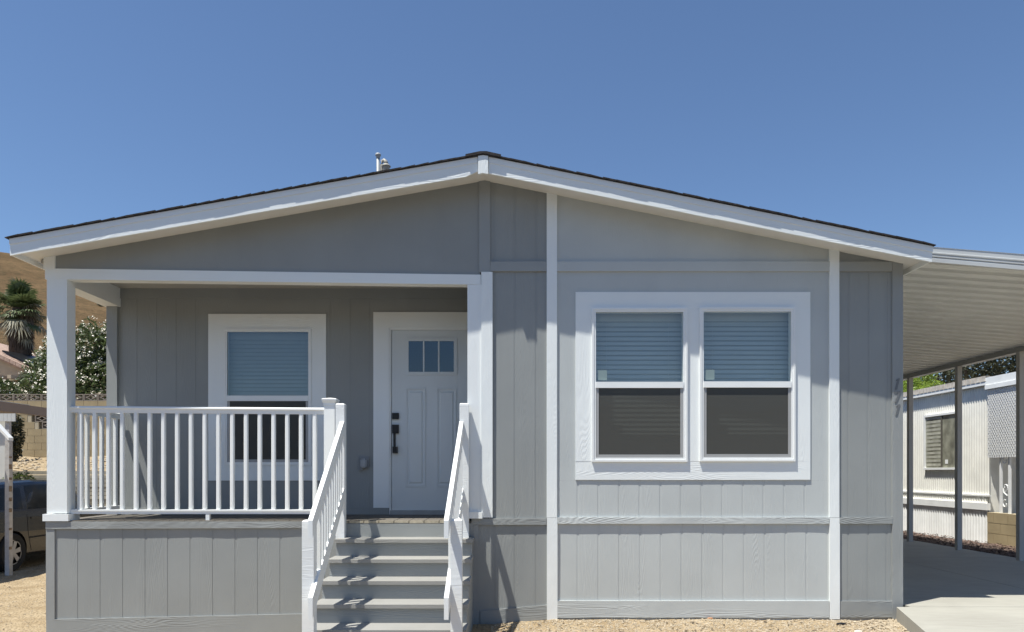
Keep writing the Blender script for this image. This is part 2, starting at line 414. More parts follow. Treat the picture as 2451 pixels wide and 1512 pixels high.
# --- upper wall right of the porch
# windows in picture coordinates (frame rects)
WR = [(1416, 1643.7, 738, 1105), (1673, 1901, 737, 1104)]
holes = [(PX(a)+.02, PX(b_)-.02, PZ(d)+.02, PZ(c)-.02) for a, b_, c, d in WR]
gl = [PX(1232.5), PX(1283), PX(1183)]
gr_right = [PX(2030), PX(2077.5), PX(2122)]
under = [PX(1383+49.4*i) for i in range(12)]
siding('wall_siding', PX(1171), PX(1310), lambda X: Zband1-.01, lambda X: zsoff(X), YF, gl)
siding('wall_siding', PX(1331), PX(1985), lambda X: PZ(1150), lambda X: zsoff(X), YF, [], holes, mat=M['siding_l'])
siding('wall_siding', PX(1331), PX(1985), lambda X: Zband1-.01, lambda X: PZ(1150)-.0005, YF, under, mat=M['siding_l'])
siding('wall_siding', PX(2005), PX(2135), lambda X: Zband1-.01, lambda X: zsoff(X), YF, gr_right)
# --- lower skirting
SK = YF - .0
sb = lambda X: PZ(1478) - .03
siding('skirting', PX(1331), PX(1985), sb, lambda X: Zband0+.01, SK+.001, gr_w, mat=M['siding_l'])
siding('skirting', PX(2005), PX(2135), sb, lambda X: Zband0+.01, SK+.001, gr_right)
siding('skirting', PX(1128), PX(1310), lambda X: PZ(1500), lambda X: Zband0+.01, SK+.001, gl)
# bottom boards
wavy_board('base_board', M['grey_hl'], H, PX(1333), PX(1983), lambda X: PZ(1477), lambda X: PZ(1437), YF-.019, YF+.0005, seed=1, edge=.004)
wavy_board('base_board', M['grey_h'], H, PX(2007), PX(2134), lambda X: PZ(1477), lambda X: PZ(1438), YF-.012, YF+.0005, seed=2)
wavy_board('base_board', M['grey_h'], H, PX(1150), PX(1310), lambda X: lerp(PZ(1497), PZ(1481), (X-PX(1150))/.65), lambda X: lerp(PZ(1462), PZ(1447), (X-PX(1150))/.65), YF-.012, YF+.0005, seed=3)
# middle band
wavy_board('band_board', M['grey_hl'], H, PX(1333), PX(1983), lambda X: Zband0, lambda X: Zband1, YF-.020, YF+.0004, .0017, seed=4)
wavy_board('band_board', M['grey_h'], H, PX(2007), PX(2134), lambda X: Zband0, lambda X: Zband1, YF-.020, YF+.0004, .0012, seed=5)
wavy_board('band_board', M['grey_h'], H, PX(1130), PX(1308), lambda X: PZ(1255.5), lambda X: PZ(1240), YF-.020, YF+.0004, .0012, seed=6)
# upper band
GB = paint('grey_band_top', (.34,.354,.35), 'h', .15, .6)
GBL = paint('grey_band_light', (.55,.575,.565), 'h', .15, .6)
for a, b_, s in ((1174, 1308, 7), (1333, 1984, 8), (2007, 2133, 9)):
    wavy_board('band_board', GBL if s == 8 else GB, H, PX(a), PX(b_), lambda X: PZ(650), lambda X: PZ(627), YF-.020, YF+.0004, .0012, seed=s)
# vertical boards
def vtop(x0, x1, Y=YF): return (zsoff(PX(x0)), zsoff(PX(x1)))
vb('trim_board', M['white_v'], PX(1308.5), PX(1333), PZ(1238), zsoff(PX(1320)), YF-.019, YF+.001, seed=2, top=vtop(1308.5,1333))
vb('trim_board', M['white_v'], PX(1309), PX(1334), PZ(1478)-.02, PZ(1238)-.003, YF-.0205, YF+.001, seed=12)
vb('trim_board', M['white_v'], PX(1983.5), PX(2007), PZ(1238), zsoff(PX(1995)), YF-.019, YF+.001, seed=3, top=vtop(1983.5,2007))
vb('trim_board', M['white_v'], PX(1984), PX(2008), PZ(1476)-.02, PZ(1238)-.003, YF-.0205, YF+.001, seed=13)
vb('trim_board', GB, PX(1147), PX(1173.5), PZ(652)+.0005, zsoff(PX(1160)), YF-.016, YF+.02, seed=4, top=vtop(1147,1173.5))
vb('trim_board', M['white_v'], PX(1152), PX(1179), PZ(1238), PZ(652), YF-.026, YF+.02, seed=5)
vb('corner_board', M['grey_v'], PX(2134), PX(2159.5), PZ(1478)-.01, zsoff(PX(2146)), YF-.016, YF+.09, seed=6, top=vtop(2134,2159.5))
# right side wall and body of the house
box('side_wall', M['siding'], H, XR-.13, XR-.012, YF+.09, 21.5, PZ(1478)-.1, 2.06)
box('side_wall', M['siding'], H, XL+.02, XL+.14, YR+.12, 21.5, -1.62, 2.02)
box('side_wall', M['siding'], H, PX(1125), PX(1150), YF+.13, YR, -.6, 2.1)
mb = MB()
mb.box(PX(1331), XR-.13, YF+.20, YF+.23, -1.5, 2.02)      # near-black sheet in place of the unlit rooms behind the front windows
mb.build('dark_backing', M['dark'], H); mb = MB()
mb.box(PX(1125)+.1, PX(1331), YF+.03, YF+.14, -1.5, 2.3); mb.build('dark_backing', M['dark'], H); mb = MB()
mb.box(XL+.14, PX(1125), YR+.22, YR+.25, -1.5, 2.1)  # near-black sheet for the unlit room behind the porch window
mb.build('dark_backing', M['dark'], H); mb = MB()
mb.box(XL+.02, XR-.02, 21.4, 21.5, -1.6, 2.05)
mb.build('dark_backing', M['dark'], H)

# --- gable over the porch
beam_top = lambda X: lerp(PZ(643), PZ(658), (X-PX(115))/(PX(1150)-PX(115)))
beam_bot = lambda X: lerp(PZ(668.5), PZ(681.5), (X-PX(115))/(PX(1150)-PX(115)))
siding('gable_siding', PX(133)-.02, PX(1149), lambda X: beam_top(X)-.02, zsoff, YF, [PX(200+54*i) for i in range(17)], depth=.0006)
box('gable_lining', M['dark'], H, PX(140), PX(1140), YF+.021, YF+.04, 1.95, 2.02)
vb('trim_board', M['white_s'], PX(107), PX(133.5), PZ(645), zsoff(PX(120)), YF-.018, YF+.06, seed=7, top=vtop(107,133.5))
# beam
wavy_board('porch_beam', M['white_h'], H, PX(110), PX(1151), beam_bot, beam_top, YF-.014, YF+.10, .0008, seed=10)
# side beam and ceiling
box('porch_beam', M['white_s'], H, -4.525, -4.355, YF+.10, YR+.02, 1.84, 2.06)
mb = MB(); mb.box(-4.6, PX(1150), YF+.02, YR+.1, 2.045, 2.07); mb.box(-4.355, PX(1125), YF+.1, YF+.16, 1.95, 2.045)
mb.build('porch_ceiling', plain('ceiling_grey', (.42,.41,.385), .7, .04), H)
# corner column
XC0, XC1 = PX(114), PX(162)
vb('porch_column', M['white_v'], XC0, XC1, -.40, PZ(668), YF-.012, YF+.125, seed=8, amp=.0006)
box('column_base', M['white_s'], H, PX(107), PX(163)+.022, YF-.034, YF+.155, PZ(1246.5), PZ(1230))
# right pilaster column (door side)
vb('porch_column', M['white_s'], PX(1119), PX(1152)-.0005, -.40, PZ(681.5), YF-.012, YF+.13, seed=9, amp=.0006)
box('column_base', M['white_s'], H, PX(1122)-.02, PX(1155), YF-.05, YF-.028, PZ(1240), PZ(1224.5))
box('base_block', M['white_s'], H, PX(1122)-.02, PX(1151), YF-.028, YF+.1, PZ(1240)+.001, PZ(1224.5)-.001)

# --- porch back wall
DX0, DX1 = PX(932, YR), PX(1124, YR); DZ0, DZ1 = PZ(1223, YR), PZ(785, YR)
WP = (538, 746, 787.5, 1113)
hp = [(PX(WP[0], YR)+.02, PX(WP[1], YR)-.02, PZ(WP[3], YR)+.02, PZ(WP[2], YR)-.02), (DX0, DX1+.03, -.6, DZ1)]
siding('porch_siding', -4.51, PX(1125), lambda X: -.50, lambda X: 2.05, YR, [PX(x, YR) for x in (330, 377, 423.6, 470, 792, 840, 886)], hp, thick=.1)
wavy_board('frieze_board', M['siding'], H, -4.38, PX(1125), lambda X: PZ(714, YR), lambda X: 2.045, YR-.013, YR+.0005, seed=11)
vb('corner_board', M['siding'], PX(259.5, YR), PX(284.5, YR), -.50, 1.84, YR-.04, YR+.05, seed=12)
wavy_board('base_board', M['grey_h'], H, -4.36, PX(932, YR)-.01, lambda X: -.47, lambda X: PZ(1216, YR), YR-.012, YR+.0005, seed=12)

def trim_frame(x0, x1, y0, y1, ix, iy0, iy1, Y, proud, mv=M['white_v'], mh=M['white_h']):
    """flat casing: head, sill, jambs (and mullion casing between openings)"""
    X0, X1 = PX(x0, Y), PX(x1, Y)
    wavy_board('window_trim', mh, H, X0, X1, lambda X: PZ(iy0, Y), lambda X: PZ(y0, Y), Y-proud, Y+.0003, .0006, seed=x0)
    wavy_board('window_trim', mh, H, X0, X1, lambda X: PZ(y1, Y), lambda X: PZ(iy1, Y), Y-proud, Y+.0003, .0008, seed=x0+3)
    e = [X0] + [PX(v, Y) for v in ix] + [X1]
    for i in range(0, len(e), 2):
        vb('window_trim', mv, e[i], e[i+1], PZ(iy1, Y)+.0003, PZ(iy0, Y)-.0003, Y-proud-.001, Y+.0003, seed=x0+i, amp=.0006)
def window(fr, Y, yout, meet, lab, sw=9.5, bar=11.5, screen_dx=7.0, nsl=15, blind_low=True, par=H):
    """single-hung vinyl window; picture rect, wall plane, front of the frame, meeting rail rows"""
    x0, x1, y0, y1 = fr
    X0, X1, Z1, Z0 = PX(x0, Y), PX(x1, Y), PZ(y0, Y), PZ(y1, Y); w = sw*Y/F
    mt, mbt = PZ(meet[0], Y), PZ(meet[1], Y)
    W = MB()
    for a in (0, 1):     # outer step then inner step
        o = a*w*.5; yo = yout + a*.006
        ww = w*.5
        W.box(X0+o, X0+o+ww, yo, Y+.05, Z0+o, Z1-o); W.box(X1-o-ww, X1-o, yo, Y+.05, Z0+o, Z1-o)
        W.box(X0+o+ww, X1-o-ww, yo+.0004, Y+.05, Z1-o-ww, Z1-o-.0002); W.box(X0+o+ww, X1-o-ww, yo+.0004, Y+.05, Z0+o+.0002, Z0+o+ww)
    f = W.build('window', M['vinyl'], par); f['label'] = lab
    MB().box(X0+w, X1-w, yout-.001, yout+.03, mbt, mt).build('meeting_rail', M['vinyl'], f)
    gx0, gx1 = X0+w, X1-w
    yg = yout+.020
    MB().add([(gx0,yg,mt),(gx1,yg,mt),(gx1,yg,Z1-w),(gx0,yg,Z1-w)], [(0,1,2,3)]).build('pane', M['glass'], f)
    MB().add([(gx0,yg+.018,Z0+w),(gx1,yg+.018,Z0+w),(gx1,yg+.018,mbt),(gx0,yg+.018,mbt)], [(0,1,2,3)]).build('pane', M['glass_low'], f)
    # screen with its grey frame
    s = screen_dx*Y/F; ys_ = yout+.010
    W = MB(); W.box(gx0, gx0+s, ys_, ys_+.01, Z0+w, mbt); W.box(gx1-s, gx1, ys_, ys_+.01, Z0+w, mbt)
    W.box(gx0+s, gx1-s, ys_+.0003, ys_+.01, Z0+w, Z0+w+s*1.1)
    W.build('screen_frame', M['screenframe'], f)
    MB().add([(gx0+s,ys_+.005,Z0+w+s),(gx1-s,ys_+.005,Z0+w+s),(gx1-s,ys_+.005,mbt),(gx0+s,ys_+.005,mbt)], [(0,1,2,3)]).build('insect_screen', M['screen'], f)
    # blind
    B = MB(); yb_ = yg+.125; z = Z1-w-.02; pitch = bar*Y/F
    B.box(gx0-.025, gx1+.025, yb_-.012, yb_+.02, z-.045, z+.03)
    z -= .045
    zend = Z0+w if blind_low else mt-.05
    while z > zend:
        B.add([(gx0-.02, yb_-.006, z-pitch*1.08), (gx1+.02, yb_-.006, z-pitch*1.08), (gx1+.02, yb_, z-pitch*.4), (gx0-.02, yb_, z-pitch*.4), (gx1+.02, yb_+.010, z+.001), (gx0-.02, yb_+.010, z+.001)], [(0,1,2,3), (3,2,4,5)])
        z -= pitch
    for q in (.14, .86):
        xx = gx0+(gx1-gx0)*q; B.box(xx-.0015, xx+.0015, yb_-.010, yb_-.008, zend, Z1-w-.05)
    B.build('blind', M['blind'], f, recalc=False)
    MB().box(gx0-.09, gx1+.09, yb_+.03, yb_+.036, Z0-.1, Z1+.1).build('window_dark_backing', M['dark'], f)  # room darkness behind the blind, given as a near-black sheet
    return f, (gx0, gx1, mt, yg)
trim_frame(1377.5, 1938.5, 699, 1148, (1417, 1643, 1674, 1900), 739, 1104, YF, .011)
for i, fr in enumerate(WR):
    f, (gx0, gx1, mt, yg) = window(fr, YF, YF-.034, (914.5-i, 929-i), 'white double window, %s sash beside the mullion' % ('left' if i == 0 else 'right'))
    # paper labels stuck to the inside of the glass
    a = gx0+.022
    MB().box(a, a+.088, yg+.004, yg+.006, mt+.02, mt+.115).build('window_sticker', M['sticker'], f)
trim_frame(499.5, 781, 751.5, 1150, (539, 745), 788.5, 1112, YR, .0127)
f, _ = window(WP, YR, YR-.027, (947, 960), 'white porch window with pale blind in its upper half', sw=7, bar=9.5, screen_dx=6, blind_low=False)
# --- door
d = MB().box(DX0+.02, DX1, YR+.02, YR+.06, DZ0+.01, DZ1-.02).build('front_door', M['door'], H); d['label'] = 'white front door with three small panes and two panels'
pr = lambda x0, x1, y0, y1: (PX(x0, YR), PX(x1, YR), PZ(y1, YR), PZ(y0, YR))
def ringbox(mb, r, w, y0, y1):
    X0, X1, Z0, Z1 = r
    mb.box(X0, X0+w, y0, y1, Z0, Z1); mb.box(X1-w, X1, y0, y1, Z0, Z1); mb.box(X0+w, X1-w, y0, y1, Z1-w, Z1); mb.box(X0+w, X1-w, y0, y1, Z0, Z0+w)
mb = MB()
for a, b_ in ((970.8, 1018), (1045, 1092)):
    r = pr(a, b_, 928, 1165); ringbox(mb, r, .013, YR+.009, YR+.021)
    mb.hexa([(r[0]+.045, YR+.010, r[2]+.055),(r[1]-.045, YR+.010, r[2]+.055),(r[1]-.045, YR+.010, r[3]-.055),(r[0]+.045, YR+.010, r[3]-.055),(r[0]+.028, YR+.021, r[2]+.035),(r[1]-.028, YR+.021, r[2]+.035),(r[1]-.028, YR+.021, r[3]-.035),(r[0]+.028, YR+.021, r[3]-.035)])
mb.build('door_panel', M['door'], d)
r = pr(970, 1093.6, 808, 897)
mb = MB(); ringbox(mb, r, .035, YR+.008, YR+.0215)
w3 = (r[1]-r[0]-.07)/3
for k in (1, 2): mb.box(r[0]+.035+w3*k-.008, r[0]+.035+w3*k+.008, YR+.010, YR+.0213, r[2]+.035, r[3]-.035)
mb.build('door_lite_frame', M['door'], d)
for k in range(3):
    MB().box(r[0]+.035+w3*k+.008*(k > 0), r[0]+.035+w3*(k+1)-.008*(k < 2), YR+.015, YR+.019, r[2]+.035, r[3]-.035).build('door_pane', M['doorglass'], d)
q = pr(938.5, 954.5, 988, 1003); MB().box(q[0], q[1], YR-.005, YR+.0196, q[2], q[3]).build('deadbolt', M['black'], d)
mb = MB(); q = pr(938.5, 954.5, 1016, 1037); mb.box(q[0], q[1], YR-.005, YR+.0195, q[2], q[3])
q = pr(943, 948.5, 1037, 1069); mb.box(q[0], q[1], YR-.045, YR-.032, q[2], q[3])
mb.box(q[0], q[1], YR-.045, YR-.005, q[3]-.003, q[3]+.012)
q2 = pr(941, 952, 1069, 1084.5); mb.box(q2[0], q2[1], YR-.045, YR+.0195, q2[2], q2[3])
mb.build('door_handle', M['black'], d)
MB().box(DX0+.01, DX1, YR-.03, YR+.06, -.47, DZ0+.01).build('threshold', M['galv'], H)
# door casing and jamb
vb('door_trim', M['white_s'], PX(894, YR), DX0-.001, PZ(1215, YR), PZ(785, YR), YR-.0127, YR+.0004, seed=20)
wavy_board('door_trim', M['white_h'], H, PX(894, YR), PX(1125), lambda X: PZ(785, YR)+.0004, lambda X: PZ(747, YR), YR-.0132, YR+.0004, .0006, seed=21)
mb = MB(); mb.box(DX0-.0005, DX0+.016, YR-.002, YR+.08, -.47, DZ1); mb.box(DX0+.016, DX1, YR-.002, YR+.08, DZ1-.018, DZ1)
mb.build('door_jamb', M['vinyl'], H)
# weatherproof outlet low on the porch wall
q = pr(859, 884, 1092, 1123)
mb = MB(); mb.box(q[0]+.008, q[1], YR-.02, YR+.001, q[2]+.02, q[3])
ob = mb.build('outlet_cover', M['outlet'], H)
bm = bmesh.new(); bmesh.ops.create_cube(bm, size=1)
bmesh.ops.scale(bm, vec=((q[1]-q[0])*.62, .055, (q[3]-q[2])*.72), verts=bm.verts)
bmesh.ops.bevel(bm, geom=list(bm.edges), offset=.014, segments=3, affect='EDGES')
me = bpy.data.meshes.new('outlet_bubble'); bm.to_mesh(me); bm.free(); me.materials.append(plain('outlet_clear', (.36,.38,.40), .15, .04))
o = bpy.data.objects.new('outlet_bubble', me); COL.objects.link(o); o.parent = ob
o.location = Vector(((q[0]+q[1])/2+.004, YR-.046, (q[2]+q[3])/2-.004)) - Vector(H.location)
MB().box(q[0], q[0]+.05, YR-.035, YR-.005, q[2]-.006, q[2]+.024).build('outlet_spout', M['outlet'], ob)

# --- deck
mb = MB(); x = -4.50; ZD = -.470
while x < PX(1118):
    x2 = min(x+.146, PX(1118)); mb.box(x, x2-.006, YF-.005, YR+.0, ZD-.026+random.uniform(-.001, .001), ZD+random.uniform(-.001, .001)); x = x2+.000
mb.build('deck_boards', M['deck'], H)
mb = MB(); x = PX(801)
while x < PX(1118):
    x2 = x+.146; mb.box(x, min(x2-.008, PX(1128)), YF-.022, YF-.0055, ZD-.026+random.uniform(0, .004), ZD-.001); x = x2
mb.build('deck_edge', M['raw'], H)
apt = lambda X: lerp(PZ(1265.5), PZ(1263), (X-XL)/(2.48))
wavy_board('deck_rim', M['grey_h'], H, XL, PX(395), apt, lambda X: PZ(1248), YF-.020, YF+.02, .0025, seed=30)
wavy_board('deck_rim', M['grey_h'], H, PX(395)+.001, PX(805), apt, lambda X: PZ(1248), YF-.0195, YF+.02, .0025, seed=31)
bt = lambda X: lerp(PZ(1481.5), PZ(1468.5), (X-PX(133))/(PX(722)-PX(133)))
siding('skirting', XL+.01, PX(820), lambda X: -1.66, lambda X: PZ(1258), YF+.001, [PX(187.5+53.8*i) for i in range(12)])
vb('corner_board', M['grey_v'], XL, PX(132.5), PZ(1482.5), PZ(1266), YF-.013, YF+.06, seed=31)
wavy_board('base_board', M['grey_h'], H, XL+.002, PX(815), lambda X: -1.66, bt, YF-.013, YF+.001, .0012, seed=32)
vb('corner_board', M['grey_v'], PX(1128), PX(1146), PZ(1500), PZ(1256)+.0004, YF-.013, YF+.001, seed=33)
box('side_wall', M['siding'], H, XL+.01, XL+.03, YF+.06, YR+.12, -1.66, ZD-.03)
# --- roof
RX = PX(1157, YG)
def ztop(X, slack=0):  # underside line of shingles at fascia plane
    x0, x1 = PX(1143, YG), PX(1170, YG)
    if X < x0: return PZ(375, YG) - (x0-X)*(PZ(375, YG)-PZ(571, YG))/(x0-PX(22, YG))
    if X > x1: return PZ(375, YG) - (X-x1)*(PZ(375, YG)-PZ(589, YG))/(PX(2232, YG)-x1)
    return PZ(375, YG)
def zfb(X):
    x0, x1 = PX(1143, YG), PX(1170, YG)
    if X < x0: return PZ(417.5, YG) - (x0-X)*(PZ(417.5, YG)-PZ(610, YG))/(x0-PX(30, YG))
    return PZ(415, YG) - (X-x1)*(PZ(415, YG)-PZ(626.5, YG))/(PX(2230, YG)-x1)
EL, ER = PX(24, YG), PX(2231, YG)
R = MB()
for a, b_ in ((EL+.01, RX), (RX, ER-.01)):
    R.hexa([(a,YG+.02,zfb(a)+.045),(b_,YG+.02,zfb(b_)+.045),(b_,YG+.02,ztop(b_)-.004),(a,YG+.02,ztop(a)-.004),
            (a,21.6,zfb(a)+.045),(b_,21.6,zfb(b_)+.045),(b_,21.6,ztop(b_)-.004),(a,21.6,ztop(a)-.004)])
roof = R.build('roof', M['soffit'], H)
wavy_board('fascia', M['white_h'], H, EL, PX(1143, YG)+.002, zfb, lambda X: ztop(X)-.003, YG, YG+.019, .0009, seed=40, edge=.004)
wavy_board('fascia', M['white_h'], H, PX(1170, YG)-.002, ER, zfb, lambda X: ztop(X)-.003, YG, YG+.019, .0009, seed=41, edge=.004)
wavy_board('fascia_strip', M['white_s'], H, EL-.004, PX(1143, YG)+.001, lambda X: ztop(X)-.055, lambda X: ztop(X)-.002, YG-.007, YG-.0003, .0004, seed=42)
wavy_board('fascia_strip', M['white_s'], H, PX(1170, YG)-.001, ER+.004, lambda X: ztop(X)-.055, lambda X: ztop(X)-.002, YG-.007, YG-.0003, .0004, seed=43)
# peak block
mb = MB(); a, b_ = PX(1144.5, YG), PX(1168.5, YG); mid = (a+b_)/2
mb.prism([(a, PZ(418.5, YG)), (mid, PZ(416, YG)), (b_, PZ(418.5, YG)), (b_, PZ(372, YG)), (mid, PZ(367, YG)), (a, PZ(372, YG))], lambda p: (p[0], YG-.024, p[1]), lambda p: (p[0], YG+.004, p[1]))
mb.build('ridge_block', M['white_v'], H)
# soffit boards under the gable overhang and eaves
mb = MB()
for a, b_ in ((EL+.012, PX(1147)), (PX(1147), PX(1173)), (PX(1173), ER-.012)):
    mb.slab(a, b_, YG+.0195, YF+.02, zsoff(a), zsoff(b_), zsoff(a)+.012, zsoff(b_)+.012)
mb.slab(EL+.01, XL+.02, YF+.02, 21.5, zsoff(EL)+.002, zsoff(XL)+.01, zsoff(EL)+.02, zsoff(XL)+.03)
mb.slab(XR-.02, ER-.01, YF+.02, 21.5, zsoff(XR)+.01, zsoff(ER)+.002, zsoff(XR)+.03, zsoff(ER)+.02)
mb.build('soffit', M['soffit'], H)
for xa, s in ((EL, 0), (ER, 1)):
    x0, x1 = (xa, xa+.018) if s == 0 else (xa-.018, xa)
    box('eave_fascia', M['white_s'], H, x0, x1, YG+.0195, 21.5, zfb(xa)+.002, ztop(xa)-.012)
# frieze blocks at the eaves, between soffit and wall
box('eave_block', M['soffit'], H, XL-.11, XL+.0, YF+.05, YF+.09, zsoff(XL)-.055, zsoff(XL)+.005)
# shingles: courses run along the depth, stepped along the slope
SH = MB(); rnd = random.Random(4)
for side in (-1, 1):
    x = RX; end = EL-.03 if side < 0 else ER+.02
    i = 0
    total = abs(end-RX); n = int(total/.127)+1
    for i in range(n):
        xa = RX + side*total*i/n; xb = RX + side*min(total, total*(i+1)/n+.012)
        th = .007 + (.007 if rnd.random() < .45 else 0)
        za, zb_ = ztop(xa) + .006 + .016, ztop(xb) + .006
        yo = YG - .0290 - .0035*noise.noise(Vector((xa*2.1, 3, 0))) - rnd.uniform(-.0009, .0009)
        lo, hi = (xb, xa) if side < 0 else (xa, xb)
        zl, zh = (zb_, za) if side < 0 else (za, zb_)
        if side < 0: P = [(lo,zl),(hi,zh-.012),(hi,zh),(lo,zl+th)]
        else: P = [(lo,zl-.012),(hi,zh),(hi,zh+th),(lo,zl)]
        SH.prism(P, lambda p, yo=yo: (p[0], yo, p[1]-.004), lambda p: (p[0], 21.65, p[1]-.004))
zr = ztop(RX)
for k in range(1):
    SH.prism([(RX-.165, zr-.012), (RX, zr+.018), (RX+.165, zr-.016), (RX+.165, zr+.008), (RX+.03, zr+.038), (RX-.03, zr+.038), (RX-.165, zr+.010)],
             lambda p: (p[0], YG-.036, p[1]), lambda p: (p[0], 21.66, p[1]))
SH.build('shingles', M['shingle'], roof)
# roof penetrations
def roofz(X): return ztop(X)+.02
Yp = 7.45; xp = PX(905, Yp)
mb = MB(); mb.lathe([(.017, 0), (.017, .50), (.0, .50)], (xp, Yp, PZ(375, Yp)-.50), n=16)
pipe = mb.build('vent_pipe', M['galv'], roof, True)
mb = MB(); z0 = PZ(367, Yp); mb.lathe([(.0, .004), (.022, 0), (.030, -.012), (.030, -.022), (.020, -.034), (.020, -.05)], (xp, Yp, z0), n=16)
mb.build('pipe_cap', M['galv'], pipe, True)
Yp = 7.75; cxv = PX(921, Yp); zt = PZ(381, Yp)
mb = MB(); mb.tube([(cxv-.035, Yp, zt-.42), (cxv-.035, Yp, zt-.06), (cxv-.028, Yp, zt-.022), (cxv-.008, Yp-.004, zt-.012), (cxv+.012, Yp-.01, zt-.03), (cxv+.022, Yp-.015, zt-.07)], [.018,.018,.019,.020,.022,.024], 12)
mb.lathe([(.0, .02), (.03, .018), (.045, .004), (.050, -.006), (.044, -.01), (.038, -.02), (.038, -.3)], (cxv+.018, Yp-.02, PZ(399, Yp)), n=18)
mb.build('roof_vent', M['vent'], roof, True)

# --- house number 171, metal figures down the corner board
def figure(kind, x0, y0):
    w, h = 14.0, 27.0
    if kind == '1': polys = [[(.70,0),(1,0),(.52,1),(.16,1),(.56,.19),(.34,.24),(.38,.13)]]
    else: polys = [[(.0,.0),(1.08,0),(1.08,.12),(.42,1),(.06,1),(.68,.15),(.0,.15)]]
    mb = MB()
    for p in polys:
        q = [(PX(x0+a*w), PZ(y0+b*h)) for a, b in p]
        mb.prism(q, lambda p: (p[0], YF-.0205, p[1]), lambda p: (p[0], YF-.0165, p[1]))
    return mb
numeral = plain('numeral_shaded_grey', (.15,.155,.16), .4, .03)  # darker than the board: the figures' edge shadows are put into the colour
for kd, xx, yy in (('1', 2137.5, 906), ('7', 2138, 936.5), ('1', 2138, 967.5)):
    figure(kd, xx, yy).build('house_numeral', numeral, H)

# --- porch railing
rl = MB(); YT = YF+.07
x0, x1 = XC1-.002, PX(777)
zt = lambda X: lerp(.650, .632, (X-x0)/(x1-x0))
pr_ = [(-.032, -.002), (-.03, .010), (-.02, .018), (.02, .018), (.03, .010), (.032, -.002), (.022, -.010), (.018, -.046), (-.018, -.046), (-.022, -.010)]
rl.prism(pr_, lambda p: (x0, YT+p[0], zt(x0)+p[1]-.018), lambda p: (x1, YT+p[0], zt(x1)+p[1]-.018))
railing = rl.build('porch_railing', M['vinyl'], H)
mb = MB(); mb.box(x0, x1, YT-.022, YT+.022, -.408, -.382); mb.box(x0, x1, YT-.028, YT+.028, -.382, -.366); mb.build('bottom_rail', M['vinyl'], railing)
mb = MB(); mb.box(PX(487), PX(496), YT-.02, YT+.02, ZD, -.408); mb.build('rail_foot', M['vinyl'], railing)
def baluster(x, y, z0, z1, w, parent, mat):
    c = w*.18
    P = [(-w/2+c,-w/2),(w/2-c,-w/2),(w/2,-w/2+c),(w/2,w/2-c),(w/2-c,w/2),(-w/2+c,w/2),(-w/2,w/2-c),(-w/2,-w/2+c)]
    return MB().prism(P, lambda p: (x+p[0], y+p[1], z0), lambda p: (x+p[0], y+p[1], z1)).build('baluster', mat, parent)
for i in range(18):
    xb = PX(194.5+32.9*i, YT); baluster(xb, YT, -.366, zt(xb)-.06, .038, railing, M['vinyl'])
# side railing
xsr = -4.345
mb = MB(); mb.prism(pr_, lambda p: (xsr+p[0], YF+.12, .632+p[1]), lambda p: (xsr+p[0], YR-.04, .632+p[1])); srail = mb.build('side_railing', M['vinyl'], H)
mb = MB(); mb.box(xsr-.022, xsr+.022, YF+.12, YR-.04, -.408, -.366); mb.build('bottom_rail', M['vinyl'], srail)
for i in range(6): baluster(xsr, YF+.225+.132*i, -.366, .59, .038, srail, M['vinyl'])
# vinyl newel with cap
xa, xb = PX(775.5, YF+.02), PX(801.5, YF+.02); ya, yb = YF+.015, YF+.12; cz = PZ(955, YF+.02)
mb = MB(); mb.box(xa, xb, ya, yb, ZD, cz-.035); nw = mb.build('newel_post', M['vinyl'], railing)
mb = MB(); xm = (xa+xb)/2; ym = (ya+yb)/2; hw = (xb-xa)/2
def sq(r, z): return [(xm-r, ym-r, z), (xm+r, ym-r, z), (xm+r, ym+r, z), (xm-r, ym+r, z)]
prof = [(hw+.004, cz-.06), (hw+.004, cz-.04), (hw+.018, cz-.012), (hw+.020, cz+.0), (hw+.012, cz+.006), (.004, cz+.018)]
for r_, z_ in prof: mb.v += sq(r_, z_)
for i in range(len(prof)-1):
    for k in range(4): mb.f.append((i*4+k, i*4+(k+1) % 4, (i+1)*4+(k+1) % 4, (i+1)*4+k))
mb.f.append((0,3,2,1)); mb.f.append(tuple(len(mb.v)-4+k for k in range(4)))
mb.build('post_cap', M['vinyl'], railing)

# ------------------------------------------------------------------ STAIRS
ST = thing('porch_stairs', 'grey wooden stairs with white slanted handrails leading up to the porch', 'stairs', (-1.0, 6.2, -1.58))
RISE, RUN = .158, .25; SX0, SX1 = -1.665, -.365
Yn = lambda n: YF - .02 - RUN*n
for n in range(1, 7):
    a, b_ = (SX0, SX1) if n < 6 else (-1.532, -.482)
    z = ZD - RISE*n
    mb = MB(); mb.hexa([(a,Yn(n),z-.032),(b_,Yn(n),z-.032),(b_,Yn(n),z),(a,Yn(n),z),(a,Yn(n-1)+.03,z-.032),(b_,Yn(n-1)+.03,z-.032),(b_,Yn(n-1)+.03,z),(a,Yn(n-1)+.03,z)])
    mb.build('tread', M['tread'], ST)
for n in range(0, 7):
    z1 = ZD - RISE*n - .0325; z0 = ZD - RISE*(n+1) + .0005
    a, b_ = (SX0+.012, SX1-.012) if n < 6 else (-1.52, -.495)
    yr = Yn(n)+.03 if n else YF-.020
    if n == 0: z1 = ZD-.027
    wavy_board('riser', M['grey_h'], ST, a, b_, lambda X, z0=z0: z0, lambda X, z1=z1: z1, yr, yr+(.02 if n else .0195), .0008, seed=50+n)
for xa in (SX0+.014, SX1-.034):
    mb = MB()
    for n in range(1, 7):
        mb.box(xa, xa+.02, Yn(n)+.055, Yn(n-1)+.054, -1.62, ZD-RISE*n-.033)
    mb.build('stringer', M['siding'], ST)
nf = 5.60
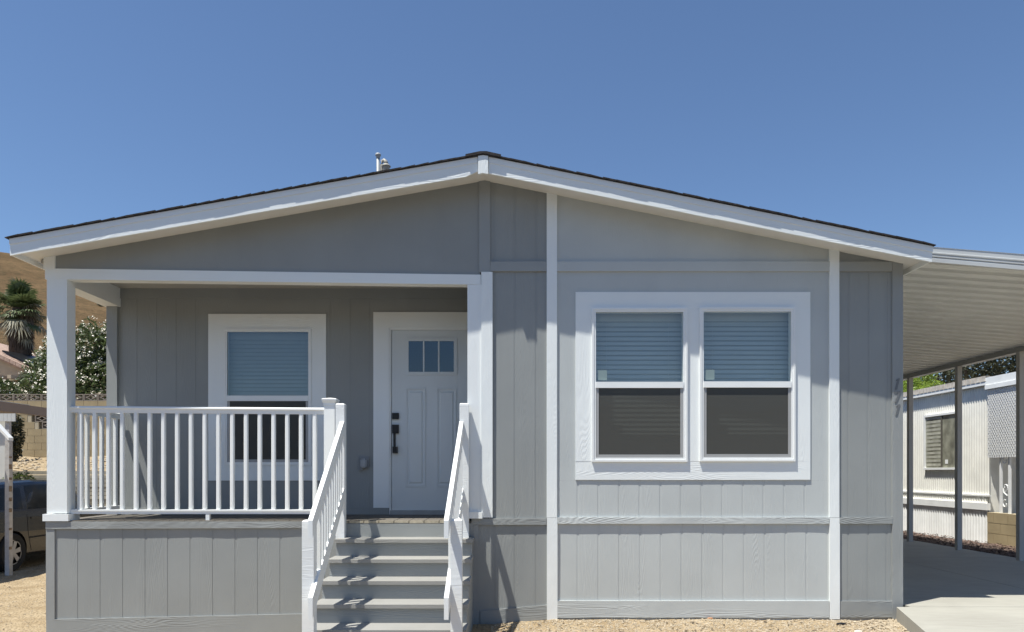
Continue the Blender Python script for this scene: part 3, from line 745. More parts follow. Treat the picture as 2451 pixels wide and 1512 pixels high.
def newel(x0, x1, y0, z0, z1, nm='newel_post'):
    w = x1-x0; c = .010
    mb = MB(); mb.box(x0, x1, y0, y0+w, z0, z1-c)
    mb.hexa([(x0,y0,z1-c),(x1,y0,z1-c),(x1,y0+w,z1-c),(x0,y0+w,z1-c),(x0+c,y0+c,z1),(x1-c,y0+c,z1),(x1-c,y0+w-c,z1),(x0+c,y0+w-c,z1)])
    return mb.build(nm, M['newel'], ST)
newel(-1.627, -1.536, nf, -1.62, -.372)
newel(-.477, -.388, nf, -1.62, -.365)
newel(-1.690, -1.606, 6.925, ZD-.20, PZ(965, 6.925))
newel(-.503, -.415, 6.925, ZD-.20, PZ(964.5, 6.925))
def slanted(name, xf0, xf1, xb0, xb1, y0, y1, zt0, zt1, th0, th1):
    return MB().hexa([(xf0,y0,zt0-th0),(xf1,y0,zt0-th0),(xf1,y0,zt0),(xf0,y0,zt0),(xb0,y1,zt1-th1),(xb1,y1,zt1-th1),(xb1,y1,zt1),(xb0,y1,zt1)]).build(name, M['rail'], ST)
y0, y1 = 5.44, 6.924
for side in (0, 1):
    if side == 0: xf, xb_ = (-1.536+.0005, -1.500), (-1.646, -1.608)
    else: xf, xb_ = (-.512, -.4775), (-.503, -.466)
    ztf, ztb = -.362, PZ(1008, 6.924)
    hr = slanted('handrail', xf[0], xf[1], xb_[0], xb_[1], y0, y1, ztf, ztb, .135, .125)
    lr = slanted('lower_rail', xf[0], xf[1], xb_[0], xb_[1], y0, y1, -.945, -.945+(ztb-ztf)*.93, .165, .14)
    for i in range(10):
        yb_ = 5.78 + .115*i; t = (yb_-y0)/(y1-y0)
        xc = lerp((xf[0]+xf[1])/2, (xb_[0]+xb_[1])/2, t)
        zh = lerp(ztf, ztb, t)-.10; zl = lerp(-.945, -.945+(ztb-ztf)*.93, t)-.05
        MB().box(xc-.0155, xc+.0155, yb_-.0155, yb_+.0155, zl, zh).build('baluster', M['rail'], ST)
tag(box('concrete_pad', M['concrete'], None, -.95, -.06, 6.2, 6.95, -1.60, -1.525), 'small grey concrete pad on the dirt at the right foot of the stairs', 'pad')

# ------------------------------------------------------------------ CARPORT
CP = thing('carport', 'white metal carport with ribbed roof attached to right side of grey house', 'carport', (7.45, 12, ZS))
cz_ = lambda X: 2.075 - .068*(X-3.95)
Y0c, Y1c = 6.90, 19.5
mb = MB(); prof = []; y = Y0c+.02; per = .222
while y < Y1c:
    prof += [(y, .0), (y+.10, .0), (y+.112, .018), (y+.125, .018), (y+.137, .0), (y+.150, .0), (y+.156, .04), (y+.200, .04), (y+.203, -.013), (y+.214, -.013), (y+.218, 0)]
    y += per
xa, xb = XR+.02-.03, 7.66
vs = [(xa, p, cz_(xa)+h) for p, h in prof] + [(xb, p, cz_(xb)+h) for p, h in prof]; n = len(prof)
mb.add(vs, [(i, i+1, n+i+1, n+i) for i in range(n-1)])
vs = [(xa, Y0c+.02, cz_(xa)+.065), (xb, Y0c+.02, cz_(xb)+.065), (xb, Y1c, cz_(xb)+.065), (xa, Y1c, cz_(xa)+.065)]
mb.add(vs, [(0,1,2,3)])
mb.build('carport_roof', M['ceil'], CP, recalc=False)
# ribbed fascia (front)
zf_top = lambda X: 2.150 - .080*(X-4.02); zf_bot = lambda X: 2.004 - .088*(X-4.02)
steps = [(0, .0), (.02, .004), (.32, .004), (.36, -.008), (.44, -.008), (.48, .004), (.54, .004), (.58, -.008), (.64, -.008), (.68, .004), (.76, -.006), (1.0, -.006), (1.0, .02)]
mb = MB(); xa, xb = ER+.002, 7.70; n = len(steps)
vs = [(X, Y0c+dy, lerp(zf_top(X), zf_bot(X), t)) for X in (xa, xb) for t, dy in steps]
mb.add(vs, [(i, i+1, n+i+1, n+i) for i in range(n-1)])
mb.add([(xa, Y0c, zf_top(xa)), (xb, Y0c, zf_top(xb)), (xb, Y0c+.06, zf_top(xb)), (xa, Y0c+.06, zf_top(xa))], [(0,1,2,3)])
mb.add([(xa, Y0c, zf_top(xa)), (xa, Y0c+.019, zf_top(xa)), (xa, Y0c+.019, zf_bot(xa)), (xa, Y0c, zf_bot(xa))], [(0,1,2,3)])
mb.build('carport_fascia', M['alum'], CP, recalc=False)
mb = MB(); mb.box(7.41, 7.49, Y0c+.03, Y1c, 1.765, 1.835); mb.box(7.395, 7.505, Y0c+.03, Y1c, 1.757, 1.765)
mb.box(7.66, 7.70, Y0c+.03, Y1c, 1.80, 1.92)
mb.build('carport_beam', M['post'], CP)
yp = 7.62
for k in range(8):
    MB().box(7.412, 7.488, yp, yp+.076, ZS, 1.757).build('carport_post', M['post'], CP); yp += 1.47

# ------------------------------------------------------------------ RIGHT NEIGHBOUR
XN = 9.25
NB = thing('neighbour_mobile_home', 'white corrugated mobile home behind the carport posts with sliding window', 'mobile home', (XN, 17, -1.4))
def corrug(x, y0, y1, zb, zt, amp=.011, per=.078, jit=0.0):
    mb = MB(); n = int((y1-y0)/(per/6)); P = []
    for i in range(n+1):
        y = y0+(y1-y0)*i/n; s = math.sin(2*math.pi*y/per); dx = amp*max(-.5, min(.9, s))
        w = jit*noise.noise(Vector((y*1.5, 3, 0)))
        P += [(x-dx+w*2, y+w, zb), (x-dx, y, zt)]
    mb.v = P; mb.f = [(2*i, 2*i+1, 2*i+3, 2*i+2) for i in range(n)]; return mb
corrug(XN, 14.02, 24, -.44, 1.72).build('wall', M['nb_wall'], NB, recalc=False)
corrug(XN-.03, 14.02, 24, -1.45, -.72, .014, .09, .03).build('skirt', M['nb_white'], NB, recalc=False)
box('wall_core', M['nb_wall'], NB, XN+.02, XN+3, 14.05, 24, -1.4, 1.72)
mb = MB(); mb.box(XN-.045, XN+.02, 13.98, 24, -.47, -.44); mb.box(XN-.07, XN+.0, 13.98, 24, -.735, -.60); mb.build('ledge', M['nb_white'], NB)
corrug(XN-.02, 14.02, 24, -.60, -.47, .012, .08).build('ledge_panel', M['nb_wall'], NB, recalc=False)
mb = MB(); mb.box(XN-.09, XN+3.2, 13.98, 24, 1.69, 1.745); mb.box(XN-.085, XN+.0, 13.98, 24, 1.745, 1.76); mb.build('gutter', M['nb_white'], NB)
mb = MB(); y = 14.0
capm = M['nb_cap']
while y < 24:
    mb.box(XN-.10, XN+.0, y, y+.13, 1.76, 1.865); y += .15
mb.box(XN-.085, XN+3, 14.0, 24, 1.76, 1.855)
mb.build('roof_edge', capm, NB)
# window in the wall
wy0, wy1, wz0, wz1 = 14.98, 16.12, .10, 1.22
mb = MB()
t = .045
mb.box(XN-.05, XN+.0, wy0-t, wy0, wz0-t, wz1+t); mb.box(XN-.05, XN+.0, wy1, wy1+t, wz0-t, wz1+t)
mb.box(XN-.05, XN+.0, wy0, wy1, wz1, wz1+t); mb.box(XN-.06, XN+.0, wy0-.06, wy1+.06, wz0-t, wz0)
wn = mb.build('window', M['nb_white'], NB)
box('window_mullion', plain('bronze', (.12,.11,.09), .4), wn, XN-.04, XN-.02, 15.50, 15.54, wz0, wz1)
mb = MB(); mb.box(XN-.022, XN-.014, wy0, wy1, wz0, wz1); mb.build('pane', plain('dull_pane', (.24,.24,.19), .12, .5, 4, spec=.6), wn)
mb = MB(); z = wz0+.04
while z < wz1-.02:
    mb.box(XN-.0245, XN-.0225, wy0+.55, wy1-.02, z, z+.05); z += .085
mb.build('blind', plain('nb_blind', (.42,.41,.34), .5, .2), wn)
MB().box(XN-.028, XN-.0245, 15.30, 15.40, wz0+.08, wz0+.17).build('window_sticker', M['nb_white'], wn)
# porch corner of the neighbour: perforated drop panel, iron post, planter
LT = thing('perforated_awning_panel', 'white perforated metal drop panel hanging above the tan block planter', 'awning panel', (XN-.02, 13.2, .3))
LY0, LY1 = 12.2, 13.97
m, nt, b = new_mat('perforated_white'); L = nt.links; b.inputs['Base Color'].default_value = (.72,.72,.71,1); b.inputs['Roughness'].default_value = .5
mb = MB(); cell = .066; z = .28; row = 0
# slotted sheet: real holes between crossing bars
k = 0
yy = LY0
while z < 1.60:
    off = (row % 2)*cell/2; y = LY0+off
    mb.box(XN-.06, XN-.052, LY0, LY1, z+.030, z+.047)
    while y < LY1:
        y2 = min(y+cell*.58, LY1); mb.box(XN-.064, XN-.050, y, y2, z, z+.030); y += cell
    z += .047; row += 1
mb.build('perforated_sheet', m, LT)
mb = MB(); mb.box(XN-.10, XN-.03, LY0, LY1+.03, 1.60, 1.68); mb.box(XN-.085, XN-.03, LY0, LY1+.03, 1.68, 1.83); mb.build('panel_header', M['nb_white'], LT)
IP = thing('iron_porch_post', 'white wrought iron post with scrolls standing on the tan block planter', 'post', (XN, 13.55, -.77))
for yy in (13.42, 13.66):
    MB().box(XN-.02, XN+.02, yy, yy+.035, -.77, 1.6).build('bar', M['nb_white'], IP)
mb = MB()
for zc in (-.60, -.28, .22, .52):
    s = 1 if zc in (-.6, .22) else -1
    pts = []
    for k in range(22):
        a = k/21*5.2; r = .085*(1-k/28)
        pts.append((XN, 13.555+s*r*math.sin(a)*.95, zc+s*r*math.cos(a)+.0))
    mb.tube(pts, .012, 6)
mb.tube([(XN, 13.50, -.44), (XN, 13.60, -.38), (XN, 13.62, -.3)], .012, 6)
mb.build('scroll', M['nb_white'], IP)
PL = thing('block_planter', 'tan concrete block planter wall at the corner of the white mobile home', 'planter', (XN, 13, -1.45))
def blockwall(axis_, fixed, a0, a1, z0, z1, parent, thick=.15, bh=.2, bl=.4, gap=.010, skip=(), face=-1):
    mb = MB(); mm_ = MB(); z = z1; r_ = 0
    while z > z0+.02:
        zb = max(z0, z-bh); a = a0 - (bl/2 if r_ % 2 else 0)
        while a < a1:
            s0, s1 = max(a, a0)+gap/2, min(a+bl, a1)-gap/2
            if s1-s0 > .03 and not any(k[0]-.02 < (s0+s1)/2 < k[1]+.02 and k[2] < (z+zb)/2 < k[3] for k in skip):
                j = random.uniform(0, .004)
                if axis_ == 'x': mb.box(s0, s1, fixed-j, fixed+thick, zb+gap/2, z-gap/2)
                else: mb.box(fixed-j, fixed+thick, s0, s1, zb+gap/2, z-gap/2)
            a += bl
        z -= bh; r_ += 1
    segs = [(a0, a1, z0, z1)]
    for k in skip:
        nxt = []
        for s in segs:
            if k[1] <= s[0] or k[0] >= s[1] or k[3] <= s[2] or k[2] >= s[3]: nxt.append(s); continue
            nxt += [(s[0], max(k[0], s[0]), s[2], s[3]), (min(k[1], s[1]), s[1], s[2], s[3]), (max(k[0], s[0]), min(k[1], s[1]), s[2], max(k[2], s[2])), (max(k[0], s[0]), min(k[1], s[1]), min(k[3], s[3]), s[3])]
        segs = [s for s in nxt if s[1]-s[0] > .005 and s[3]-s[2] > .005]
    for s in segs:
        if axis_ == 'x': mm_.box(s[0], s[1], fixed+.006, fixed+thick-.006, s[2], s[3])
        else: mm_.box(fixed+.006, fixed+thick-.006, s[0], s[1], s[2], s[3])
    mb.build('blocks', M['block'], parent); mm_.build('mortar', M['mortar'], parent)
blockwall('y', XN-.06, 11.8, 13.985, -1.45, -.77, PL, .2)
# porch behind: set back wall
BK = thing('neighbour_porch', 'shaded porch wall of the white mobile home behind the perforated panel', 'porch', (10.4, 12.9, -1.4))
corrug(10.4, 11.5, 14.04, -1.4, 1.7).build('porch_wall', M['nb_wall'], BK, recalc=False)
box('porch_roof', M['nb_white'], BK, XN-.03, 12, 11.9, 13.97, 1.75, 1.80)
box('porch_door', plain('porch_screen', (.16,.16,.15), .7), BK, 10.36, 10.385, 12.1, 12.7, -.8, 1.2)
box('porch_floor', M['concrete'], BK, XN+.15, 12, 11.9, 13.97, -.95, -.85)

# ------------------------------------------------------------------ vegetation helpers
def leafcloud(name, mat, parent, blobs, n, size, seed=1, elong=2.0, droop=0.0, shell=.55, up=.0):
    r_ = random.Random(seed); mb = MB(); tot = sum(b[3]*b[4]*b[5] for b in blobs)
    for bx in blobs:
        cx_, cy_, cz0, rx, ry, rz = bx; k = int(n*rx*ry*rz/tot)
        for i in range(k):
            while True:
                d = Vector((r_.uniform(-1,1), r_.uniform(-1,1), r_.uniform(-1,1)))
                if .05 < d.length < 1: break
            d = d.normalized()*(shell + (1-shell)*r_.random()**.7)
            nn = 1 + .28*noise.noise(Vector((d.x*2.2+cx_, d.y*2.2+cy_, d.z*2.2+cz0)))
            p = Vector((cx_+d.x*rx*nn, cy_+d.y*ry*nn, cz0+d.z*rz*nn))
            s = size*r_.uniform(.6, 1.4)
            u = Vector((r_.gauss(0,1), r_.gauss(0,1), r_.gauss(0,.7)+up)).normalized(); u.z -= droop; u.normalize()
            w = u.cross(Vector((r_.gauss(0,1), r_.gauss(0,1), r_.gauss(0,1)))).normalized()
            a = p-u*s*elong/2; c = p+u*s*elong/2
            mb.add([a, p-w*s*.32, c, p+w*s*.32], [(0,1,2,3)])
    return mb.build(name, mat, parent, recalc=False)
def flowers(parent, blobs, n, size, seed=5, shell=.9):
    r_ = random.Random(seed); mb = MB(); tot = sum(b[3]*b[5] for b in blobs)
    for cx_, cy_, cz0, rx, ry, rz in blobs:
        for i in range(int(n*rx*rz/tot)):
            d = Vector((r_.gauss(0,1), r_.gauss(0,1)-.5, r_.gauss(0,1))).normalized()
            nn = 1.03 + .28*noise.noise(Vector((d.x*2.2+cx_, d.y*2.2+cy_, d.z*2.2+cz0)))
            nn *= r_.uniform(shell, 1.04)
            c = Vector((cx_+d.x*rx*nn, cy_+d.y*ry*nn, cz0+d.z*rz*nn))
            for q in range(r_.randint(3, 7)):
                p = c+Vector((r_.gauss(0,1), r_.gauss(0,1), r_.gauss(0,1)))*size*.9; s = size*r_.uniform(.4, .9)
                u = Vector((r_.gauss(0,1), r_.gauss(0,1), r_.gauss(0,1))).normalized(); w = u.orthogonal().normalized()
                mb.add([p-u*s, p-w*s, p+u*s, p+w*s], [(0,1,2,3)])
    return mb.build('blossoms', M['bloom'], parent, recalc=False)
def trunks(parent, x, y, z0, z1, spread, n, r=.05, mat=None, seed=2):
    r_ = random.Random(seed); mb = MB()
    for i in range(n):
        a = r_.random()*6.28; e = spread*r_.uniform(.3, 1)
        mb.tube([(x+r_.uniform(-.15,.15), y+r_.uniform(-.15,.15), z0), (x+math.cos(a)*e*.4, y+math.sin(a)*e*.4, lerp(z0, z1, .5)), (x+math.cos(a)*e, y+math.sin(a)*e, z1)], [r, r*.7, r*.3], 6)
    return mb.build('trunk', mat or M['bark'], parent)

# ------------------------------------------------------------------ LEFT BACKGROUND
# oleander
OL = thing('oleander_bush', 'large green oleander covered with white flowers behind the patterned block wall', 'bush', (-15.2, 24, 1.6))
def at(x, y, Y): return (PX(x, Y), Y, PZ(y, Y))
ob_ = []
for x, y, Y, rx, ry, rz in ((215,840,23.6,.70,.7,.95),(250,860,24.1,.7,.8,1.1),(290,850,24.2,.8,.8,1.2),(150,865,24.3,.7,.8,.95),(185,890,23.4,.8,.8,.9),(112,895,23.6,.62,.7,.75),(85,925,23.0,.48,.6,.50),(240,925,23.2,.9,.8,.8),(130,935,23.0,.75,.7,.6),(330,900,23.6,.8,.8,1.0)):
    c = at(x, y, Y); ob_.append((*c, rx, ry, rz))
leafcloud('crown', M['oleander'], OL, ob_, 15000, .075, 3, 2.6, up=.5)
flowers(OL, ob_, 700, .036)
trunks(OL, -14.9, 24, 1.4, 3.2, 1.0, 7)
OL2 = thing('oleander_shrub', 'low flowering shrub above the tan awning beam at the far left', 'shrub', (*at(15, 945, 22)[:2], 1.9))
ob2 = [(*at(10, 935, 22), .42, .5, .33), (*at(38, 950, 22), .3, .4, .2), (*at(-30, 930, 22), .5, .5, .4)]
leafcloud('crown', M['oleander'], OL2, ob2, 2300, .06, 8, 2.2); flowers(OL2, ob2, 45, .03, 9); trunks(OL2, at(10, 0, 22)[0], 22, 1.7, 2.3, .3, 3, .02)
# palm
PY = 34
px_, _, _ = at(50, 0, PY); ptop = at(50, 738, PY)[2]; pbase = 3.6
PM = thing('palm_tree', 'fan palm with shaggy dead skirt on the dry hillside', 'palm tree', (px_, PY, pbase))
mb = MB(); r_ = random.Random(9)
mb.tube([(px_, PY, pbase), (px_+.02, PY, pbase+1.1), (px_-.05, PY, pbase+2.2), (px_-.05, PY, ptop)], [.26, .36, .44, .30], 14)
mb.build('trunk', M['bark'], PM)
mb = MB()      # hanging thatch round the trunk
for i in range(900):
    a = r_.random()*6.28; t = r_.random(); z = lerp(pbase+.3, ptop-.3, t); R_ = lerp(.28, .50, t)*r_.uniform(.95, 1.15)
    p = Vector((px_+math.cos(a)*R_, PY+math.sin(a)*R_, z)); l = r_.uniform(.25, .6)
    q = p+Vector((math.cos(a)*.10, math.sin(a)*.10, -l)); w = Vector((-math.sin(a), math.cos(a), 0))*r_.uniform(.02, .05)
    mb.add([p-w, p+w, q], [(0,1,2)])
mb.build('thatch', M['bark'], PM, recalc=False)
def fan(mb, base, dirv, plen, R_, nb, droop, r_):
    d = dirv.normalized(); tip = base+d*plen
    side = d.cross(Vector((0,0,1)));
    side = side.normalized() if side.length > .05 else Vector((1,0,0))
    nrm = side.cross(d).normalized()
    mb.add([base-side*.02, base+side*.02, tip+side*.015, tip-side*.015], [(0,1,2,3)])
    for k in range(nb):
        a = (k/(nb-1)-.5)*3.6+r_.uniform(-.06, .06)
        v = d*math.cos(a)+side*math.sin(a); l = R_*(1-.18*abs(a)/1.8)*r_.uniform(.8, 1.05)
        m1 = tip+v*l*.55+nrm*.05+Vector((0,0,-droop*l*.12)); e = tip+v*l+Vector((0,0,-droop*l*.5))
        w = v.cross(nrm).normalized()*.04
        mb.add([tip, m1-w, m1+w], [(0,1,2)]); mb.add([m1-w, m1+w, e], [(0,1,2)])
gm, dm = MB(), MB(); top = Vector((px_-.05, PY, ptop-.15))
for i in range(104):
    a = r_.random()*6.28; el = math.sin(r_.uniform(-.75, 1.35)) if i < 62 else 1
    elv = math.asin(max(-.98, min(.98, el)))
    d = Vector((math.cos(a)*math.cos(elv), math.sin(a)*math.cos(elv), math.sin(elv)))
    dead = (elv < -.25 and r_.random() < .75) or (elv < .5 and r_.random() < .35)
    base = top+Vector((0, 0, (elv-.3)*.16))
    fan(dm if dead else gm, base, d, r_.uniform(.30, .95), r_.uniform(.50, .80)*(1.0 if not dead else 1.05), 17, .5 if not dead else 1.1, r_)
for i in range(8):
    a = r_.random()*6.28; d = Vector((math.cos(a)*.75, math.sin(a)*.75, -r_.uniform(.4, 1.3)))
    fan(dm, top+Vector((0, 0, -r_.uniform(.3, 1.0))), d, r_.uniform(.35, .6), r_.uniform(.5, .75), 14, 1.3, r_)
gm.build('fronds', M['frond'], PM, recalc=False); dm.build('dead_fronds', M['deadfrond'], PM, recalc=False)
# hills
def hz(X, Y):
    t = max(0, min(1, (Y-30)/120.)); e = t*t*(3-2*t)*.35 + t*.65
    if X < -60: Hh = 46 - max(0, X+150)*.078 - max(0, X+108)*.16
    else: Hh = max(5, 46 - 90*.078 - 48*.16 - (X+60)*.55)
    h = e*Hh + 3.0*min(1, t*12)
    if Y > 150: h -= (Y-150)*.12
    h += 2.6*t*noise.noise(Vector((X*.03, Y*.03, 1))) + 1.2*t*noise.noise(Vector((X*.09, Y*.09, 5))) + .25*min(1, t*5)*noise.noise(Vector((X*.5, Y*.5, 7)))
    return h
def sheet(name, mat, x0, x1, nx_, y0, y1, ny_, fn, smooth=True):
    mb = MB(); mb.v = [(x0+(x1-x0)*i/nx_, y0+(y1-y0)*j/ny_, fn(x0+(x1-x0)*i/nx_, y0+(y1-y0)*j/ny_)) for j in range(ny_+1) for i in range(nx_+1)]
    n = nx_+1; mb.f = [(j*n+i, j*n+i+1, (j+1)*n+i+1, (j+1)*n+i) for j in range(ny_) for i in range(nx_)]
    return tag(mb.build(name, mat, smooth=smooth), kind='structure')
sheet('hill', M['hill'], -230, 60, 230, 29, 230, 160, hz)
sheet('far_hill', M['hill'], -320, 320, 110, -420, -170, 24, lambda X, Y: -2 + (1-abs((Y+295)/125.)**2)*(29+9*noise.noise(Vector((X*.008, 2, 0)))+4*noise.noise(Vector((X*.04, Y*.02, 0)))))
# terrace between the retaining boards and the block wall, and above the wall
def terr(X, Y):
    return lerp(-.02, .44, (Y-17.3)/3.2) + .07*noise.noise(Vector((X*1.6, Y*1.6, 0)))
sheet('terrace', M['dirt'], -19, -3, 90, 17.32, 20.72, 24, terr)
sheet('upper_slope', plain('rubble_slope', (.27,.225,.17), .95, .45, 6, .9, 14), -40, -3, 120, 20.8, 31, 40, lambda X, Y: lerp(1.75, 3.55, (Y-20.8)/9.5)+.16*noise.noise(Vector((X*1.9, Y*1.9, 0)))+.07*noise.noise(Vector((X*6, Y*6, 0))))
mb = MB(); r_ = random.Random(3)
for i in range(900):
    x = r_.uniform(-17, -6); y = r_.uniform(17.5, 20.4); pebble(mb, x, y, terr(x, y)+.01, r_.uniform(.02, .07))
tag(mb.build('rubble', M['stone'], recalc=False), 'loose pale rubble on the terrace below the tan block wall', 'rubble', kind='stuff')
# tan block wall with patterned blocks
BW = thing('block_wall', 'tan concrete block wall topped with patterned openwork blocks', 'wall', (-12, 20.6, .3))
WY = 20.6; wx0, wx1 = -17.0, -6.0
zt_ = PZ(959, WY)
bx = lambda x: PX(x, WY)
sk = [(bx(75)-.0, bx(75)+.6, zt_-.6, zt_-.4), (bx(92), bx(92)+.6, zt_-.8, zt_-.6)]
blockwall('x', WY, wx0, wx1, .2, zt_, BW, .15, skip=sk)
def breeze(mb, x0, z0, w=.39, h=.19):
    y0, y1 = WY+.0, WY+.10; t = .022
    mb.box(x0, x0+t, y0, y1, z0, z0+h); mb.box(x0+w-t, x0+w, y0, y1, z0, z0+h); mb.box(x0+t, x0+w-t, y0+.001, y1-.001, z0, z0+t); mb.box(x0+t, x0+w-t, y0+.001, y1-.001, z0+h-t, z0+h)
    cx_, cz0 = x0+w/2, z0+h/2
    for sx in (-1, 1):
        for sz in (-1, 1):
            pts = []
            for k in range(6):
                a = k/5*math.pi/2
                pts.append((cx_+sx*(.5*w*(1-math.cos(a))), cz0+sz*(.5*h*(1-math.sin(a)))+0))
            for (xa, za), (xb2, zb2) in zip(pts, pts[1:]):
                q = .011
                mb.hexa([(xa,y0+.003,za-q),(xb2,y0+.003,zb2-q),(xb2,y0+.003,zb2+q),(xa,y0+.003,za+q),(xa,y1-.003,za-q),(xb2,y1-.003,zb2-q),(xb2,y1-.003,zb2+q),(xa,y1-.003,za+q)])
mb = MB(); x = wx0
while x < wx1-.3: breeze(mb, x, zt_+.003); x += .4
for k in sk: breeze(mb, k[0]+.1, k[2]+.005)
mb.build('openwork_blocks', M['breeze'], BW)
# timber retaining
RT = thing('retaining_boards', 'low horizontal timber boards holding the bank behind the parked car', 'retaining wall', (-11, 17.2, -1.5))
mb = MB(); z = .03
while z > -1.6:
    mb.box(-18, -3.5, 17.2+random.uniform(0, .02), 17.3, z-.085, z); z -= .098
mb.build('boards', M['timber'], RT)
for X in (bx(60)*17.2/20.6, -8.0, -5.8): box('stake', M['timber'], RT, X, X+.06, 17.13, 17.2, -1.65, .06)
# hedge
HD = thing('hedge_shrub', 'small clipped green hedge behind the roof of the parked car', 'hedge', (*at(50, 0, 16.6)[:2], -1.55))
leafcloud('foliage', M['hedge'], HD, [(*at(38, 1150, 16.6), .2, .3, .22), (*at(58, 1150, 16.6), .22, .3, .20), (*at(48, 1190, 16.6), .36, .35, .5)], 2600, .035, 12, 1.7)
trunks(HD, at(50, 0, 16.6)[0], 16.6, -1.6, -.6, .15, 4, .02)
# dark climbing vine at the shed corner
VN = thing('ivy_bush', 'dark green climbing bush hugging the corner of the white shed', 'bush', (*at(38, 0, 19.5)[:2], .3))
leafcloud('foliage', M['darkleaf'], VN, [(*at(34, 1010, 19.5), .16, .3, .28), (*at(36, 1045, 19.5), .17, .3, .33), (*at(28, 1075, 19.5), .2, .3, .4)], 1900, .06, 13, 1.8)
trunks(VN, at(33, 0, 19.5)[0], 19.5, .2, 1.2, .1, 3, .025)
# white shed
SHD = thing('white_shed', 'white vertical panelled shed wall at far left behind the parked car', 'shed', (-14, 17.0, -1.6))
Ys = 16.4; xr = PX(20, Ys)
mb = MB(); x = xr-5
while x < xr: mb.box(x, min(x+.19, xr)-.008, Ys, Ys+.03, -1.7, PZ(985, Ys)); x += .19
mb.box(xr-5, xr-.01, Ys+.006, Ys+.08, -1.7, PZ(985, Ys)-.01); mb.build('wall', M['shed'], SHD)
box('corner_post', M['rustpost'], SHD, PX(19, Ys)-.01, PX(27.5, Ys), Ys-.08, Ys-.005, -1.65, PZ(984, Ys))
mb = MB(); x = PX(27.5, Ys)-4.6
while x < PX(43, Ys)-.05: mb.box(x, x+.085, Ys-.12, Ys-.09, PZ(1009, Ys), PZ(983, Ys)); x += .09
mb.build('fringe', M['shed'], SHD)
# left carport: tan fascia beam, roof, post with brace
LC = thing('tan_carport', 'tan edged flat carport roof over the dark parked car at far left', 'carport', (-8.2, 12, -1.6))
box('edge_beam', M['tanbeam'], LC, -8.26, -8.2, 9.0, 13.5, .985, 1.135)
box('carport_roof', M['tanbeam'], LC, -13.2, -8.26, 9.0, 13.4, 1.09, 1.13)
box('edge_trim', M['shed'], LC, -8.265, -8.195, 9.0, 12.3, 1.136, 1.145)
for yy in (9.2, 13.2): box('roof_post', M['rustpost'], LC, -13.1, -13.02, yy, yy+.08, -1.7, 1.09)
WPst = thing('white_brace_post', 'white rust-streaked post with slanted top arm beside the parked car', 'post', (-7.85, 11.2, -1.62))
Yw = 11.2
MB().box(PX(11.5, Yw), PX(22, Yw), Yw, Yw+.08, -1.64, PZ(1054, Yw)).build('upright', M['rustpost'], WPst)
mb = MB(); xa, xb = PX(-60, Yw), PX(22, Yw)
mb.slab(xa, xb, Yw-.012, Yw+.09, PZ(970, Yw), PZ(1054, Yw), PZ(958, Yw), PZ(1047, Yw)); mb.build('slanted_arm', M['nb_white'], WPst)
mb = MB(); zz = -1.5
for z in (-1.2, -.9, -.62, -.45, -.3, -.12, .05, .22): mb.box(PX(21.4, Yw), PX(22.3, Yw), Yw-.002, Yw+.06, z, z+random.uniform(.02, .09))
mb.build('rust_patch', plain('rust', (.26,.19,.13), .9, .4, 30), WPst)
# tan stucco house above
TH = thing('tan_stucco_house', 'tan stucco house with tiled roof edge and solar panel above the block wall', 'house', (-23, 33, 3.0))
Yh = 32.0
mb = MB()
xa, xb = PX(-160, Yh), PX(76, Yh)
zl, zr_ = PZ(815, Yh), PZ(886, Yh)
gx = lambda x, y, Y=Yh: (PX(x, Y), PZ(y, Y))
mb.prism([gx(-160, 905), gx(86, 905), gx(86, 898), gx(0, 860), gx(-160, 786)], lambda p: (p[0], Yh, p[1]), lambda p: (p[0], Yh+6, p[1])); 
mb.prism([gx(-160, 990), gx(80, 990), gx(80, 905), gx(-160, 905)], lambda p: (p[0], Yh+.5, p[1]), lambda p: (p[0], Yh+6, p[1])); mb.build('wall', M['stucco'], TH)
th_roof = MB().prism([gx(-160, 786), gx(90, 901), gx(90, 896), gx(-160, 781)], lambda p: (p[0], Yh-.2, p[1]), lambda p: (p[0], Yh+6, p[1])).build('roof', M['tile'], TH)
mb = MB()
for i in range(14):
    xa = -100+i*13.5; ya = lambda x: 781+(x+160)*.46
    p = [gx(xa, ya(xa)), gx(xa+12.5, ya(xa+12.5)), gx(xa+12.5, ya(xa+12.5)-9), gx(xa, ya(xa)-9)]
    mb.prism(p, lambda p: (p[0], Yh-.3, p[1]), lambda p: (p[0], Yh+.1, p[1]))
mb.build('roof_tiles', M['tile'], th_roof)
MB().prism([gx(5, 848), gx(66, 877), gx(66, 873), gx(5, 844)], lambda p: (p[0], Yh+.0, p[1]+.12), lambda p: (p[0]+.1, Yh+4, p[1]+.25)).build('solar_panel', M['black'], TH)
mb = MB(); mb.box(PX(-160, Yh), PX(52, Yh), Yh-.5, Yh+.5, PZ(914, Yh), PZ(906, Yh))
for k in range(6): x = PX(5+k*26-80, Yh); mb.box(x, x+.16, Yh-1.0, Yh+.5, PZ(912, Yh), PZ(904, Yh))
mb.build('pergola_beam', M['stucco'], TH)
box('window', M['dark'], TH, PX(22, Yh), PX(46, Yh), Yh+.45, Yh+.52, PZ(933, Yh), PZ(921, Yh))
box('ledge', M['stucco'], TH, PX(-100, Yh), PX(60, Yh), Yh+.2, Yh+.6, PZ(936, Yh)-.3, PZ(934, Yh))
